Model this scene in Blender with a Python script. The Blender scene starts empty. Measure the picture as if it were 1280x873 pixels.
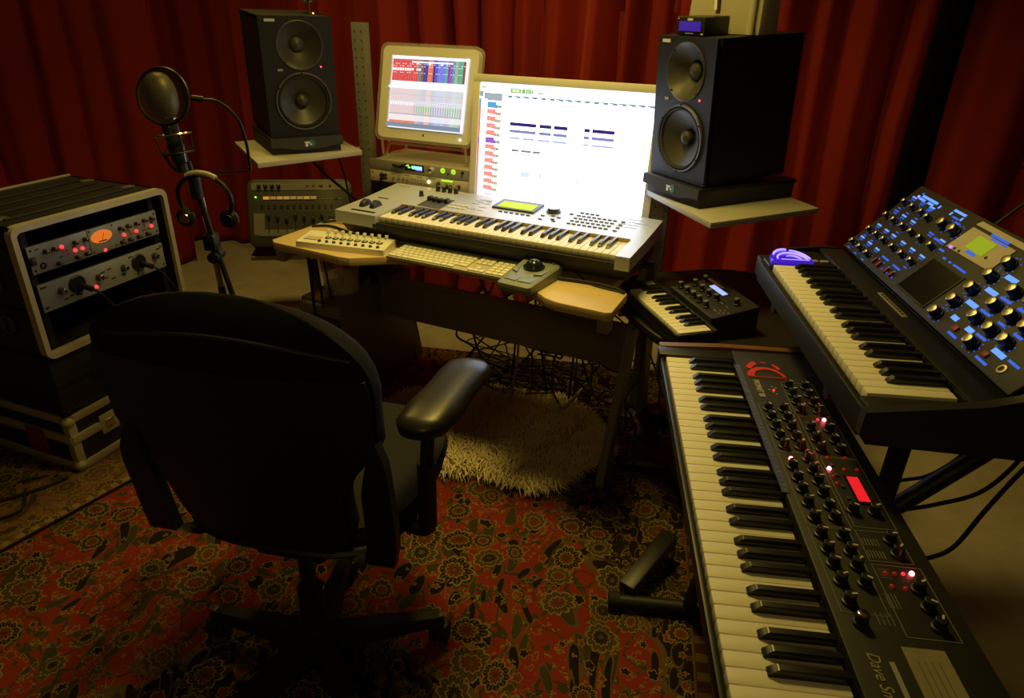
import bpy, bmesh, math, random
from mathutils import Vector, Matrix, Euler
random.seed(7)
S = bpy.context.scene
COL = S.collection
R = math.radians
PI = math.pi

# ------------------------------------------------------------------ materials
MATS = {}
class NT:
    """tiny expression helper for node trees"""
    def __init__(s, m):
        m.use_nodes = True
        s.t = m.node_tree; s.t.nodes.clear()
        s.out = s.t.nodes.new('ShaderNodeOutputMaterial')
        s.b = s.t.nodes.new('ShaderNodeBsdfPrincipled')
        s.t.links.new(s.b.outputs[0], s.out.inputs[0])
    def n(s, typ, **k):
        nd = s.t.nodes.new(typ)
        for a, v in k.items(): setattr(nd, a, v)
        return nd
    def put(s, sock, v):
        if isinstance(v, bpy.types.NodeSocket): s.t.links.new(v, sock)
        elif v is not None: sock.default_value = v
    def m(s, op, a, b=None, c=None):
        nd = s.n('ShaderNodeMath', operation=op)
        s.put(nd.inputs[0], a); s.put(nd.inputs[1], b)
        if c is not None: s.put(nd.inputs[2], c)
        return nd.outputs[0]
    def mix(s, f, a, b):
        nd = s.n('ShaderNodeMix', data_type='RGBA')
        s.put(nd.inputs[0], f)
        s.put(nd.inputs[6], a if isinstance(a, bpy.types.NodeSocket) else (*a, 1))
        s.put(nd.inputs[7], b if isinstance(b, bpy.types.NodeSocket) else (*b, 1))
        return nd.outputs[2]
    def obj(s):
        return s.n('ShaderNodeTexCoord').outputs['Object']
    def noise(s, vec, scale, detail=3, rough=.55):
        nd = s.n('ShaderNodeTexNoise'); s.t.links.new(vec, nd.inputs['Vector'])
        nd.inputs['Scale'].default_value = scale; nd.inputs['Detail'].default_value = detail
        nd.inputs['Roughness'].default_value = rough
        return nd
    def bump(s, h, strength=.2, dist=.002):
        nd = s.n('ShaderNodeBump'); nd.inputs['Strength'].default_value = strength
        nd.inputs['Distance'].default_value = dist
        s.t.links.new(h, nd.inputs['Height']); s.t.links.new(nd.outputs[0], s.b.inputs['Normal'])

def mat(name, col, rough=.5, metal=0., var=.12, scale=40, bump=0., emit=None, es=1., spec=.5, sheen=0, stretch=None):
    if name in MATS: return MATS[name]
    m = bpy.data.materials.new(name); t = NT(m)
    v = t.obj()
    if stretch:
        mp = t.n('ShaderNodeMapping'); mp.inputs['Scale'].default_value = stretch
        t.t.links.new(v, mp.inputs[0]); v = mp.outputs[0]
    nz = t.noise(v, scale)
    c0 = tuple(max(0, x*(1-var)) for x in col); c1 = tuple(min(1, x*(1+var)) for x in col)
    t.put(t.b.inputs['Base Color'], t.mix(nz.outputs[0], c0, c1))
    t.b.inputs['Roughness'].default_value = rough; t.b.inputs['Metallic'].default_value = metal
    t.b.inputs['Specular IOR Level'].default_value = spec
    if sheen: t.b.inputs['Sheen Weight'].default_value = sheen
    if bump: t.bump(nz.outputs[0], bump)
    if emit:
        t.b.inputs['Emission Color'].default_value = (*emit, 1); t.b.inputs['Emission Strength'].default_value = es
    MATS[name] = m
    return m

def screen_mat():
    m = bpy.data.materials.new('screen_image'); t = NT(m)
    a = t.n('ShaderNodeAttribute', attribute_name='Col')
    t.b.inputs['Base Color'].default_value = (.02, .02, .02, 1); t.b.inputs['Roughness'].default_value = .4
    t.t.links.new(a.outputs['Color'], t.b.inputs['Emission Color']); t.b.inputs['Emission Strength'].default_value = 1.0
    return m
M_SCREEN = screen_mat()

black_plastic = mat('black_plastic', (.012, .012, .013), .42)
black_matte = mat('black_matte', (.010, .010, .011), .7)
black_gloss = mat('black_gloss', (.008, .008, .009), .2)
black_metal = mat('black_metal', (.007, .007, .007), .5, .0)
dark_panel = mat('dark_panel', (.017, .016, .0145), .55)
dark_grey = mat('dark_grey', (.045, .044, .045), .5)
rubber = mat('rubber', (.009, .009, .009), .75)
ivory = mat('ivory_key', (.80, .76, .66), .42, var=.03, spec=.35)
key_black = mat('key_black', (.010, .010, .012), .28)
silver = mat('silver_plastic', (.50, .53, .60), .38, .25, var=.04)
silver_face = mat('silver_face', (.33, .36, .40), .45, .25, var=.06)
alu = mat('aluminium', (.55, .55, .54), .35, .85, var=.06)
steel = mat('chrome', (.70, .68, .64), .18, 1., var=.03)
white_plastic = mat('white_plastic', (.82, .81, .76), .4, var=.03)
pale_bezel = mat('pale_bezel', (.82, .80, .74), .3, var=.02)
grey_print = mat('grey_print', (.30, .29, .26), .6)
white_print = mat('white_print', (.55, .54, .50), .6)
line_print = mat('line_print', (.16, .155, .14), .6)
dark_print = mat('dark_print', (.03, .03, .03), .6)
red_led = mat('red_led', (.5, .02, .02), .4, emit=(1, .03, .04), es=9)
red_led_hot = mat('red_led_hot', (.8, .3, .3), .4, emit=(1, .12, .14), es=22)
red_led_dim = mat('red_led_dim', (.3, .02, .02), .4, emit=(1, .02, .02), es=.10)
red_glow = mat('red_display_glow', (.05, .0, .0), .6, emit=(1, .018, .024), es=.82, var=.3, spec=.1)
red_cap = mat('red_cap', (.28, .02, .02), .5)
green_led = mat('green_led', (.1, .4, .05), .4, emit=(.25, 1, .05), es=3)
green_ring = mat('green_ring', (.1, .4, .05), .4, emit=(.45, 1, .02), es=1.2)
yellow_lcd = mat('yellow_lcd', (.04, .05, .0), .6, emit=(.70, .86, .0), es=1.0, spec=.1)
green_lcd = mat('green_lcd', (.2, .3, .02), .4, emit=(.22, .32, .01), es=.75)
orange_glow = mat('orange_glow', (.6, .2, .02), .4, emit=(1, .22, .03), es=.55)
amber_glow = mat('amber_glow', (.6, .4, .1), .4, emit=(1, .5, .08), es=.5)
blue_mark = mat('blue_mark', (.01, .04, .2), .6, emit=(.012, .12, .85), es=.8)
blue_mark_bright = mat('blue_mark_bright', (.1, .2, .6), .5, emit=(.085, .30, 1), es=1.05)
violet_led = mat('violet_led', (.3, .1, .7), .4, emit=(.35, .12, 1), es=2.2)
violet_glow = mat('violet_glow', (.05, .01, .4), .25, emit=(.05, .005, .75), es=.6)
violet_bright = mat('violet_bright', (.4, .3, .8), .3, emit=(.30, .24, 1), es=1.5)
blue_display = mat('blue_display', (.3, .4, .8), .4, emit=(.30, .42, 1), es=1.0)
indigo_display = mat('indigo_display', (.02, .01, .2), .4, emit=(.06, .02, .45), es=.55, var=.5, scale=60)
wood_top = mat('birch_veneer', (.66, .50, .27), .42, var=.10, scale=9, stretch=(1, 9, 1))
wood_brown = mat('walnut_cheek', (.16, .065, .02), .45, var=.3, scale=12, stretch=(1, 8, 1))
desk_metal = mat('desk_metal', (.16, .145, .115), .5, .1)
post_metal = mat('post_metal', (.30, .30, .27), .45, .4)
shelf_board = mat('shelf_board', (.42, .40, .34), .5, var=.05)
chair_black = mat('chair_fabric', (.006, .0058, .0055), .9, scale=300, bump=.2, spec=.25)
chair_plastic = mat('chair_plastic', (.008, .008, .008), .5)
seat_fabric = mat('seat_fabric', (.022, .023, .018), .85, scale=300, bump=.25, spec=.15)
leather = mat('arm_leather', (.016, .015, .014), .36, scale=120, bump=.08)
cone_mat = mat('cone', (.045, .042, .034), .45)
speaker_black = mat('speaker_black', (.0055, .0055, .0065), .55, scale=200, bump=.05)
foam_grey = mat('foam_grey', (.035, .035, .036), .8, scale=200, bump=.2)
case_black = mat('case_black', (.012, .011, .010), .55, scale=160, bump=.15)
case_alu = mat('case_edge', (.46, .43, .35), .42, .35, var=.14)
tan_box = mat('beige_case', (.40, .37, .27), .5, var=.05)
blue_strip = mat('blue_ribbon', (.07, .085, .27), .4, var=.5, scale=90)
tower_grey = mat('tower_grey', (.13, .10, .066), .5, .1)
tower_lip = mat('tower_lip', (.26, .24, .19), .35, .4)
cable_black = mat('cable_black', (.010, .010, .010), .5)
cable_grey = mat('cable_grey', (.30, .28, .23), .5)
wax = mat('wax', (.35, .33, .28), .5)
mat_tan = mat('tan_mat', (.62, .52, .36), .8)
logo_blue = mat('logo_blue', (.03, .16, .24), .5)
logo_white = mat('logo_white', (.75, .75, .72), .5)

def glass(name, col=(1, 1, 1), rough=.03, alpha=.25):
    m = bpy.data.materials.new(name); t = NT(m)
    nz = t.noise(t.obj(), 12)
    t.put(t.b.inputs['Base Color'], t.mix(nz.outputs[0], tuple(c*.95 for c in col), col))
    t.b.inputs['Roughness'].default_value = rough; t.b.inputs['Alpha'].default_value = alpha
    t.b.inputs['IOR'].default_value = 1.45
    return m
acrylic = glass('clear_acrylic', (.75, .74, .68), .06, .22)
jar_glass = glass('clear_glass', (.8, .77, .66), .05, .26)
mesh_fabric = glass('nylon_mesh', (.06, .05, .045), .8, .48)

def curtain_mat():
    m = bpy.data.materials.new('red_velvet'); t = NT(m)
    v = t.obj(); nz = t.noise(v, 3, 4); n2 = t.noise(v, 260, 2)
    t.put(t.b.inputs['Base Color'], t.mix(nz.outputs[0], (.20, .012, .008), (.31, .021, .012)))
    t.b.inputs['Roughness'].default_value = .75
    t.b.inputs['Sheen Weight'].default_value = .25; t.b.inputs['Sheen Tint'].default_value = (.9, .15, .08, 1)
    t.b.inputs['Specular IOR Level'].default_value = .2
    t.bump(n2.outputs[0], .15, .001)
    return m
velvet = curtain_mat()

def concrete_mat():
    m = bpy.data.materials.new('concrete'); t = NT(m)
    v = t.obj(); a = t.noise(v, 1.3, 5, .6); b = t.noise(v, 9, 6, .65)
    k = t.m('MULTIPLY_ADD', b.outputs[0], .6, t.m('MULTIPLY', a.outputs[0], .5))
    t.put(t.b.inputs['Base Color'], t.mix(k, (.20, .175, .14), (.58, .51, .40)))
    t.b.inputs['Roughness'].default_value = .75; t.bump(b.outputs[0], .15, .004)
    return m
concrete = concrete_mat()
plaster = mat('plaster', (.50, .46, .38), .9, var=.08, scale=3, bump=.1)

def rug_mat(name, kind):
    m = bpy.data.materials.new(name); t = NT(m)
    v = t.obj()
    # wobble the coordinates a little so the knots look hand made
    wn = t.noise(v, 5, 2)
    wob = t.n('ShaderNodeVectorMath', operation='MULTIPLY_ADD')
    t.t.links.new(wn.outputs['Color'], wob.inputs[0]); wob.inputs[1].default_value = (.075, .075, 0); t.t.links.new(v, wob.inputs[2])
    P = wob.outputs[0]
    sx = t.n('ShaderNodeSeparateXYZ'); t.t.links.new(v, sx.inputs[0]); X, Y = sx.outputs[0], sx.outputs[1]
    def flowers(scale, petals, seed, drop):
        mp = t.n('ShaderNodeMapping'); mp.inputs['Location'].default_value = (seed, seed*1.7, 0); t.t.links.new(P, mp.inputs[0])
        vo = t.n('ShaderNodeTexVoronoi', voronoi_dimensions='2D'); vo.inputs['Scale'].default_value = scale
        vo.inputs['Randomness'].default_value = .8
        t.t.links.new(mp.outputs[0], vo.inputs['Vector'])
        d = t.n('ShaderNodeVectorMath', operation='SUBTRACT'); t.t.links.new(mp.outputs[0], d.inputs[0]); t.t.links.new(vo.outputs['Position'], d.inputs[1])
        s2 = t.n('ShaderNodeSeparateXYZ'); t.t.links.new(d.outputs[0], s2.inputs[0])
        ang = t.m('ARCTAN2', s2.outputs[1], s2.outputs[0])
        ln = t.n('ShaderNodeVectorMath', operation='LENGTH'); t.t.links.new(d.outputs[0], ln.inputs[0])
        r = t.m('MULTIPLY', ln.outputs['Value'], scale)
        pet = t.m('ABSOLUTE', t.m('COSINE', t.m('MULTIPLY', ang, petals/2)))
        r = t.m('MULTIPLY', r, t.m('MULTIPLY_ADD', pet, -.22, 1.16))
        sc = t.n('ShaderNodeSeparateColor'); t.t.links.new(vo.outputs['Color'], sc.inputs[0])
        r = t.m('DIVIDE', r, t.m('MULTIPLY_ADD', sc.outputs[0], .5, .7))
        r = t.m('ADD', r, t.m('MULTIPLY', t.m('LESS_THAN', sc.outputs[2], drop), 9.))
        return r, sc.outputs[1], ang
    def ring(r, lo, hi):
        return t.m('MULTIPLY', t.m('GREATER_THAN', r, lo), t.m('LESS_THAN', r, hi))
    cream, olive, navy, red, rust, tan = (.26, .18, .07), (.055, .046, .016), (.014, .010, .009), (.25, .026, .014), (.19, .035, .015), (.125, .078, .032)
    n1 = t.noise(v, 4, 4)
    if kind == 'red':
        field = t.mix(n1.outputs[0], (.21, .020, .011), (.31, .038, .018))
    else:
        field = t.mix(n1.outputs[0], (.15, .06, .028), (.22, .11, .05))
    dx = t.m('SUBTRACT', RUGX if kind == 'red' else .75, X)
    if kind == 'red':
        dy = t.m('SUBTRACT', RUGY, Y)
        edge = t.noise(v, 9, 1)
        wv = t.m('MULTIPLY_ADD', edge.outputs[0], .22, -.11)
        sp = t.m('ADD', t.m('MULTIPLY_ADD', dy, .55, dx), wv)
        spand = t.m('LESS_THAN', sp, 1.07)
        spl = ring(sp, 1.055, 1.09)
        ex, ey = t.m('SUBTRACT', X, MEDX), t.m('SUBTRACT', Y, MEDY)
        md = t.m('ADD', t.m('SQRT', t.m('ADD', t.m('MULTIPLY', ex, ex), t.m('MULTIPLY', ey, ey))), wv)
        medal = t.m('LESS_THAN', md, .55); mdl = ring(md, .54, .575)
        dark = t.m('MAXIMUM', spand, medal)
        field = t.mix(dark, field, navy)
        field = t.mix(t.m('MAXIMUM', spl, mdl), field, tan)
    # vines
    vn = t.noise(P, 8.5, 1.5); vine = t.m('LESS_THAN', t.m('ABSOLUTE', t.m('SUBTRACT', vn.outputs[0], .5)), .016)
    c = t.mix(vine, field, olive)
    vn2 = t.noise(P, 22, 2.0); lf = t.m('GREATER_THAN', vn2.outputs[0], .63)
    lf_o = t.m('GREATER_THAN', vn2.outputs[0], .605)
    c = t.mix(lf_o, c, tan); c = t.mix(lf, c, olive)
    vn3 = t.noise(P, 26, 2.5)
    c = t.mix(t.m('LESS_THAN', t.m('ABSOLUTE', t.m('SUBTRACT', vn3.outputs[0], .40)), .012), c, cream)
    # long curved leaves: stretched, strongly warped cells
    for sc_, rot_, seed in ((15, .7, 2.2), (15, -.9, 6.1), (18, 1.9, 4.4)):
        mp = t.n('ShaderNodeMapping'); mp.inputs['Location'].default_value = (seed, -seed, 0); mp.inputs['Rotation'].default_value = (0, 0, rot_); mp.inputs['Scale'].default_value = (1, .38, 1)
        w2 = t.noise(v, 3.2, 1); ad = t.n('ShaderNodeVectorMath', operation='MULTIPLY_ADD'); t.t.links.new(w2.outputs['Color'], ad.inputs[0]); ad.inputs[1].default_value = (.30, .30, 0); t.t.links.new(v, ad.inputs[2]); t.t.links.new(ad.outputs[0], mp.inputs[0])
        vo = t.n('ShaderNodeTexVoronoi', voronoi_dimensions='2D'); vo.inputs['Scale'].default_value = sc_; t.t.links.new(mp.outputs[0], vo.inputs['Vector'])
        sc = t.n('ShaderNodeSeparateColor'); t.t.links.new(vo.outputs['Color'], sc.inputs[0]); r = vo.outputs['Distance']
        on = t.m('GREATER_THAN', sc.outputs[0], .58)
        c = t.mix(t.m('MULTIPLY', on, t.m('LESS_THAN', r, .27)), c, tan)
        c = t.mix(t.m('MULTIPLY', on, t.m('LESS_THAN', r, .22)), c, t.mix(t.m('GREATER_THAN', sc.outputs[1], .5), navy, olive))
    # small blossoms, then large rosettes
    for scale, pet, seed, big in ((19, 5, 3.1, 0), (28, 3, 8.3, 0), (8.6, 10, .7, 1)):
        r, tone, ang = flowers(scale, pet, seed, .35 if big else .4)
        lim = .40 if big else .34
        rim = ring(r, lim*.88, lim); body = t.m('LESS_THAN', r, lim*.88)
        bodycol = t.mix(t.m('GREATER_THAN', tone, .45), navy, olive if big else rust)
        c = t.mix(body, c, bodycol); c = t.mix(rim, c, cream)
        if big:
            pt = t.m('GREATER_THAN', t.m('COSINE', t.m('MULTIPLY', ang, 20.)), .2)
            c = t.mix(t.m('MULTIPLY', pt, ring(r, lim*.66, lim*.84)), c, tan)
            c = t.mix(ring(r, lim*.52, lim*.60), c, cream)
            c = t.mix(ring(r, lim*.32, lim*.52), c, t.mix(t.m('GREATER_THAN', tone, .7), rust, navy))
            pt2 = t.m('GREATER_THAN', t.m('COSINE', t.m('MULTIPLY', ang, 10.)), .3)
            c = t.mix(t.m('MULTIPLY', pt2, ring(r, lim*.34, lim*.48)), c, olive)
        c = t.mix(t.m('LESS_THAN', r, lim*.28), c, tan if big else cream)
    # border stripes along the sides
    def stripe(lo, hi, col, c): return t.mix(ring(dx, lo, hi), c, col)
    if kind == 'red':
        zig = t.m('SINE', t.m('MULTIPLY', Y, 110.))
        c = stripe(-1, .105, (.05, .018, .012), c)
        c = stripe(.100, .106, tan, c); c = stripe(.058, .064, tan, c)
        zz = t.m('MULTIPLY', ring(dx, .066, .098), t.m('GREATER_THAN', zig, .2)); c = t.mix(zz, c, tan)
    else:
        zig = t.m('SINE', t.m('MULTIPLY', Y, 60.))
        b0 = t.mix(n1.outputs[0], (.13, .075, .03), (.20, .13, .055))
        bw = t.m('MULTIPLY', ring(dx, -.01, .20), .30); c = t.mix(bw, c, b0)
        c = stripe(-1, .004, navy, c); c = stripe(.190, .197, tan, c); zz = t.m('MULTIPLY', ring(dx, .008, .030), t.m('GREATER_THAN', t.m('SINE', t.m('MULTIPLY', Y, 150.)), .0)); c = t.mix(zz, c, cream)
    fz = t.noise(v, 420, 2)
    c = t.mix(t.m('MULTIPLY', fz.outputs[0], .45), c, (.02, .008, .005))
    t.put(t.b.inputs['Base Color'], c); t.b.inputs['Roughness'].default_value = .95
    t.b.inputs['Specular IOR Level'].default_value = .1
    t.bump(fz.outputs[0], .35, .003)
    return m

# ------------------------------------------------------------------ mesh builder
class MB:
    def __init__(s): s.bm = bmesh.new(); s.mats = []
    def mi(s, m):
        if m not in s.mats: s.mats.append(m)
        return s.mats.index(m)
    def merge(s, t, m, mtx=None):
        i = s.mi(m)
        if mtx is not None: bmesh.ops.transform(t, matrix=mtx, verts=t.verts)
        for f in t.faces: f.material_index = i
        me = bpy.data.meshes.new('tmp'); t.to_mesh(me); t.free()
        s.bm.from_mesh(me); bpy.data.meshes.remove(me)
    def box(s, c, d, m, bev=0, rot=None, seg=2):
        """centre c, full size d"""
        x, y, z = [k/2 for k in d]
        mt = Matrix.Translation(c)
        if rot is not None: mt = mt @ Euler(rot).to_matrix().to_4x4()
        if bev <= 0:
            i = s.mi(m)
            vs = [s.bm.verts.new(mt @ Vector(p)) for p in ((-x,-y,-z),(x,-y,-z),(x,y,-z),(-x,y,-z),(-x,-y,z),(x,-y,z),(x,y,z),(-x,y,z))]
            for f in ((0,3,2,1),(4,5,6,7),(0,1,5,4),(1,2,6,5),(2,3,7,6),(3,0,4,7)):
                s.bm.faces.new([vs[k] for k in f]).material_index = i
            return s
        t = bmesh.new(); bmesh.ops.create_cube(t, size=1)
        bmesh.ops.scale(t, vec=d, verts=t.verts)
        bmesh.ops.bevel(t, geom=list(t.edges), offset=bev, segments=seg, affect='EDGES', profile=.5)
        s.merge(t, m, mt); return s
    def prism(s, pts, z0, z1, m, mtx=None, bev=0):
        t = bmesh.new()
        lo = [t.verts.new((p[0], p[1], z0)) for p in pts]; hi = [t.verts.new((p[0], p[1], z1)) for p in pts]
        n = len(pts)
        t.faces.new(hi); t.faces.new(list(reversed(lo)))
        for k in range(n): t.faces.new((lo[k], lo[(k+1) % n], hi[(k+1) % n], hi[k]))
        bmesh.ops.recalc_face_normals(t, faces=t.faces)
        if bev: bmesh.ops.bevel(t, geom=list(t.edges), offset=bev, segments=2, affect='EDGES', profile=.5)
        s.merge(t, m, mtx); return s
    def loft(s, rings, m, cap=True, closed=True):
        t = bmesh.new()
        R_ = [[t.verts.new(p) for p in r] for r in rings]
        n = len(rings[0])
        for a, b in zip(R_, R_[1:]):
            for k in range(n if closed else n-1):
                t.faces.new((a[k], a[(k+1) % n], b[(k+1) % n], b[k]))
        if cap: t.faces.new(list(reversed(R_[0]))); t.faces.new(R_[-1])
        bmesh.ops.recalc_face_normals(t, faces=t.faces)
        s.merge(t, m); return s
    def cyl(s, p0, p1, r0, m, r1=None, n=16):
        p0, p1 = Vector(p0), Vector(p1); r1 = r0 if r1 is None else r1
        d = (p1-p0).normalized(); u = d.orthogonal().normalized(); w = d.cross(u)
        ring = lambda p, r: [p + u*r*math.cos(2*PI*k/n) + w*r*math.sin(2*PI*k/n) for k in range(n)]
        return s.loft([ring(p0, r0), ring(p1, r1)], m)
    def lathe(s, prof, m, c=(0,0,0), axis='z', n=28, cap=True):
        rings = []
        for r, h in prof:
            rg = []
            for k in range(n):
                a = 2*PI*k/n; x, y = max(r, 1e-5)*math.cos(a), max(r, 1e-5)*math.sin(a)
                p = (x, y, h) if axis == 'z' else ((x, h, y) if axis == 'y' else (h, x, y))
                rg.append(Vector(p)+Vector(c))
            rings.append(rg)
        return s.loft(rings, m, cap)
    def tube(s, pts, r, m, n=8, smooth=0):
        P = [Vector(p) for p in pts]
        if smooth:
            Q = []
            ext = [P[0]*2-P[1]] + P + [P[-1]*2-P[-2]]
            for i in range(1, len(ext)-2):
                a, b, c, d = ext[i-1:i+3]
                for k in range(smooth):
                    t = k/smooth
                    Q.append(.5*((2*b)+(c-a)*t+(2*a-5*b+4*c-d)*t*t+(3*b-a-3*c+d)*t**3))
            Q.append(P[-1]); P = Q
        rings = []; u = None
        for i, p in enumerate(P):
            d = (P[min(i+1, len(P)-1)]-P[max(i-1, 0)])
            d = d.normalized() if d.length > 1e-9 else Vector((0,0,1))
            u = d.orthogonal().normalized() if u is None else (u - d*u.dot(d)).normalized()
            w = d.cross(u); rr = r(i/(len(P)-1)) if callable(r) else r
            rings.append([p + u*rr*math.cos(2*PI*k/n) + w*rr*math.sin(2*PI*k/n) for k in range(n)])
        return s.loft(rings, m)
    def quad(s, pts, m):
        s.bm.faces.new([s.bm.verts.new(p) for p in pts]).material_index = s.mi(m); return s
    def mesh(s, name, smooth=True, ang=35):
        me = bpy.data.meshes.new(name); s.bm.to_mesh(me); s.bm.free()
        for m in s.mats: me.materials.append(m)
        if smooth:
            for p in me.polygons: p.use_smooth = True
            me.set_sharp_from_angle(angle=R(ang))
        return me
    def build(s, name, parent=None, loc=None, rot=None, **k):
        o = bpy.data.objects.new(name, s.mesh(name, **k)); COL.objects.link(o)
        if parent: o.parent = parent
        if loc: o.location = loc
        if rot: o.rotation_euler = rot
        return o

def tag(o, label, cat, group=None, kind=None):
    o['label'] = label; o['category'] = cat
    if group: o['group'] = group
    if kind: o['kind'] = kind
    return o
def thing(name, label, cat, loc=(0,0,0), yaw=0, tilt=0, group=None):
    o = bpy.data.objects.new(name, None); COL.objects.link(o)
    o.empty_display_size = .05
    o.location = loc; o.rotation_euler = (R(tilt), 0, R(yaw))
    return tag(o, label, cat, group)
def struct(name, mb):
    o = mb.build(name); o['kind'] = 'structure'; return o
def put(name, mesh, parent, loc, rot=(0,0,0), scale=None):
    o = bpy.data.objects.new(name, mesh); COL.objects.link(o); o.parent = parent
    o.location = loc; o.rotation_euler = rot
    if scale: o.scale = scale
    return o
def text_mesh(name, body, size, m, parent, loc, rot, depth=.0004, shear=0, align='CENTER', xs=1):
    c = bpy.data.curves.new(name, 'FONT'); c.body = body; c.size = size; c.extrude = depth; c.shear = shear
    c.align_x = align; c.align_y = 'CENTER'
    tmp = bpy.data.objects.new(name, c); COL.objects.link(tmp)
    dg = bpy.context.evaluated_depsgraph_get(); dg.update()
    me = bpy.data.meshes.new_from_object(tmp.evaluated_get(dg)); me.materials.clear(); me.materials.append(m)
    bpy.data.objects.remove(tmp); bpy.data.curves.remove(c)
    return put(name, me, parent, loc, rot, (xs, 1, 1))
def screen(name, parent, w, h, rects, off=.0):
    """flat lit screen in the local x-z plane facing -y; rects (x0,z0,x1,z1,colour), later ones lie above"""
    bm = bmesh.new(); cl = bm.loops.layers.float_color.new('Col')
    for i, (x0, z0, x1, z1, c) in enumerate(rects):
        y = -off - .00004*i
        f = bm.faces.new([bm.verts.new(p) for p in ((x0,y,z0),(x1,y,z0),(x1,y,z1),(x0,y,z1))])
        for l in f.loops: l[cl] = (*c, 1)
    me = bpy.data.meshes.new(name); bm.to_mesh(me); bm.free(); me.materials.append(M_SCREEN)
    o = bpy.data.objects.new(name, me); COL.objects.link(o); o.parent = parent
    return o
DU = Vector((.9085, -.4179, 0)); DV = Vector((.4179, .9085, 0)); DYAW = -24.7
def dk(u, v, z): return tuple(DU*u + DV*v + Vector((0,0,z)))

# knob mesh with a light pointer
def knob_mesh(r, h, body, cap=None, ptr=None, n=18, skirt=1.0):
    b = MB(); b.lathe([(r*skirt, 0), (r*skirt, h*.25), (r*.86, h*.3), (r*.8, h*.95), (r*.7, h)], body, n=n)
    if cap: b.lathe([(r*.72, h), (r*.72, h+.0012), (r*.6, h+.0018)], cap, n=n)
    if ptr: b.box((r*.1, r*.38, h+.0006), (r*.28, r*.8, .0014), ptr)
    return b.mesh('knob')
def led_mesh(r, m): return MB().lathe([(r, 0), (r, r*.5), (r*.7, r*1.1), (0, r*1.4)], m, n=10).mesh('led')
def button_mesh(w, d, h, m): return MB().box((0, 0, h/2), (w, d, h), m, bev=min(w, d, h)*.2).mesh('button')

def piano(parent, nwhite, first, pitch=.0235, depth=.15, z=0., bdepth=.098, front=.021, bh=.0115):
    """first = index in C-major scale of the lowest white key"""
    wk = MB()
    w = pitch-.0011
    wk.box((w/2+.0005, depth/2, -front/2), (w, depth, front), ivory, bev=.0016)
    wm = wk.mesh('white_key')
    bw = pitch*.5
    b = MB(); y0 = depth-bdepth
    ring = lambda hw, ya, zz: [Vector((-hw, ya, zz)), Vector((hw, ya, zz)), Vector((hw, depth, zz)), Vector((-hw, depth, zz))]
    b.loft([ring(bw/2, y0, -.004), ring(bw/2, y0+.001, bh*.25), ring(bw*.42, y0+.010, bh*.92), ring(bw*.36, y0+.013, bh)], key_black)
    bmh = b.mesh('black_key')
    for i in range(nwhite):
        put('white_key', wm, parent, (i*pitch, 0, z))
        if (first+i) % 7 in (0, 1, 3, 4, 5) and i < nwhite-1:
            sh = {0: -.0025, 1: .0025, 3: -.003, 4: 0, 5: .003}[(first+i) % 7]*pitch/.0235
            put('black_key', bmh, parent, ((i+1)*pitch+sh, 0, z))

# ================================================================== the room
fl = MB().box((-.4, 1.5, -.05), (8.2, 7.4, .1), concrete); struct('floor', fl)
struct('ceiling', MB().box((-.4, 1.5, 2.75), (8.2, 7.4, .1), plaster))
struct('wall_back', MB().box((-.4, 5.15, 1.35), (8.2, .1, 2.7), plaster))
struct('wall_front', MB().box((-.4, -2.15, 1.35), (8.2, .1, 2.7), plaster))
struct('wall_left', MB().box((-4.45, 1.5, 1.35), (.1, 7.2, 2.7), plaster))
struct('wall_right', MB().box((3.65, 1.5, 1.35), (.1, 7.2, 2.7), plaster))

def curtain(name, label, path, folds, seed, amp=.075, z0=.015, z1=2.62):
    rnd = random.Random(seed)
    P = [Vector((x, y, 0)) for x, y in path]
    Q = []
    ext = [P[0]*2-P[1]] + P + [P[-1]*2-P[-2]]
    for i in range(1, len(ext)-2):
        a, b, c, d = ext[i-1:i+3]
        for k in range(40):
            t = k/40
            Q.append(.5*((2*b)+(c-a)*t+(2*a-5*b+4*c-d)*t*t+(3*b-a-3*c+d)*t**3))
    Q.append(P[-1])
    L = [0]
    for a, b in zip(Q, Q[1:]): L.append(L[-1]+(b-a).length)
    tot = L[-1]; N = int(tot/.012)
    # irregular pleats
    ph = [0.]; amps = []
    edges = [0.]
    while edges[-1] < tot: edges.append(edges[-1]+folds*rnd.uniform(.65, 1.5))
    am = [amp*rnd.uniform(.55, 1.35) for _ in edges]; dr = [rnd.uniform(-.035, .035) for _ in edges]
    import bisect
    rings = []
    zs = [z0, .06, .3, .7, 1.1, 1.5, 1.9, 2.3, z1]
    for z in zs:
        row = []; t = (z-z0)/(z1-z0)
        for i in range(N+1):
            s = tot*i/N
            j = min(max(bisect.bisect_right(L, s)-1, 0), len(Q)-2)
            f = (s-L[j])/max(L[j+1]-L[j], 1e-6)
            p = Q[j].lerp(Q[j+1], f); d = (Q[j+1]-Q[j]).normalized(); nrm = Vector((d.y, -d.x, 0))
            ss = s + .02*math.sin(3*z+s*4)
            e = min(max(bisect.bisect_right(edges, ss)-1, 0), len(edges)-2)
            u = (ss-edges[e])/(edges[e+1]-edges[e])
            o = am[e]*(math.sin(PI*u)**.8 if 0 < u < 1 else 0) * (1.05-.25*t) + .25*am[e]*math.sin(4*PI*u+e)*(1-t)*.6
            o += dr[e]*(1-t)*math.sin(PI*max(0, min(1, u)))
            row.append(p + nrm*o + Vector((0, 0, z)))
        rings.append(row)
    b = MB(); b.loft(rings, velvet, cap=False, closed=False)
    o = b.build(name, ang=80)
    so = o.modifiers.new('thick', 'SOLIDIFY'); so.thickness = .004
    return tag(o, label, 'curtain')
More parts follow.
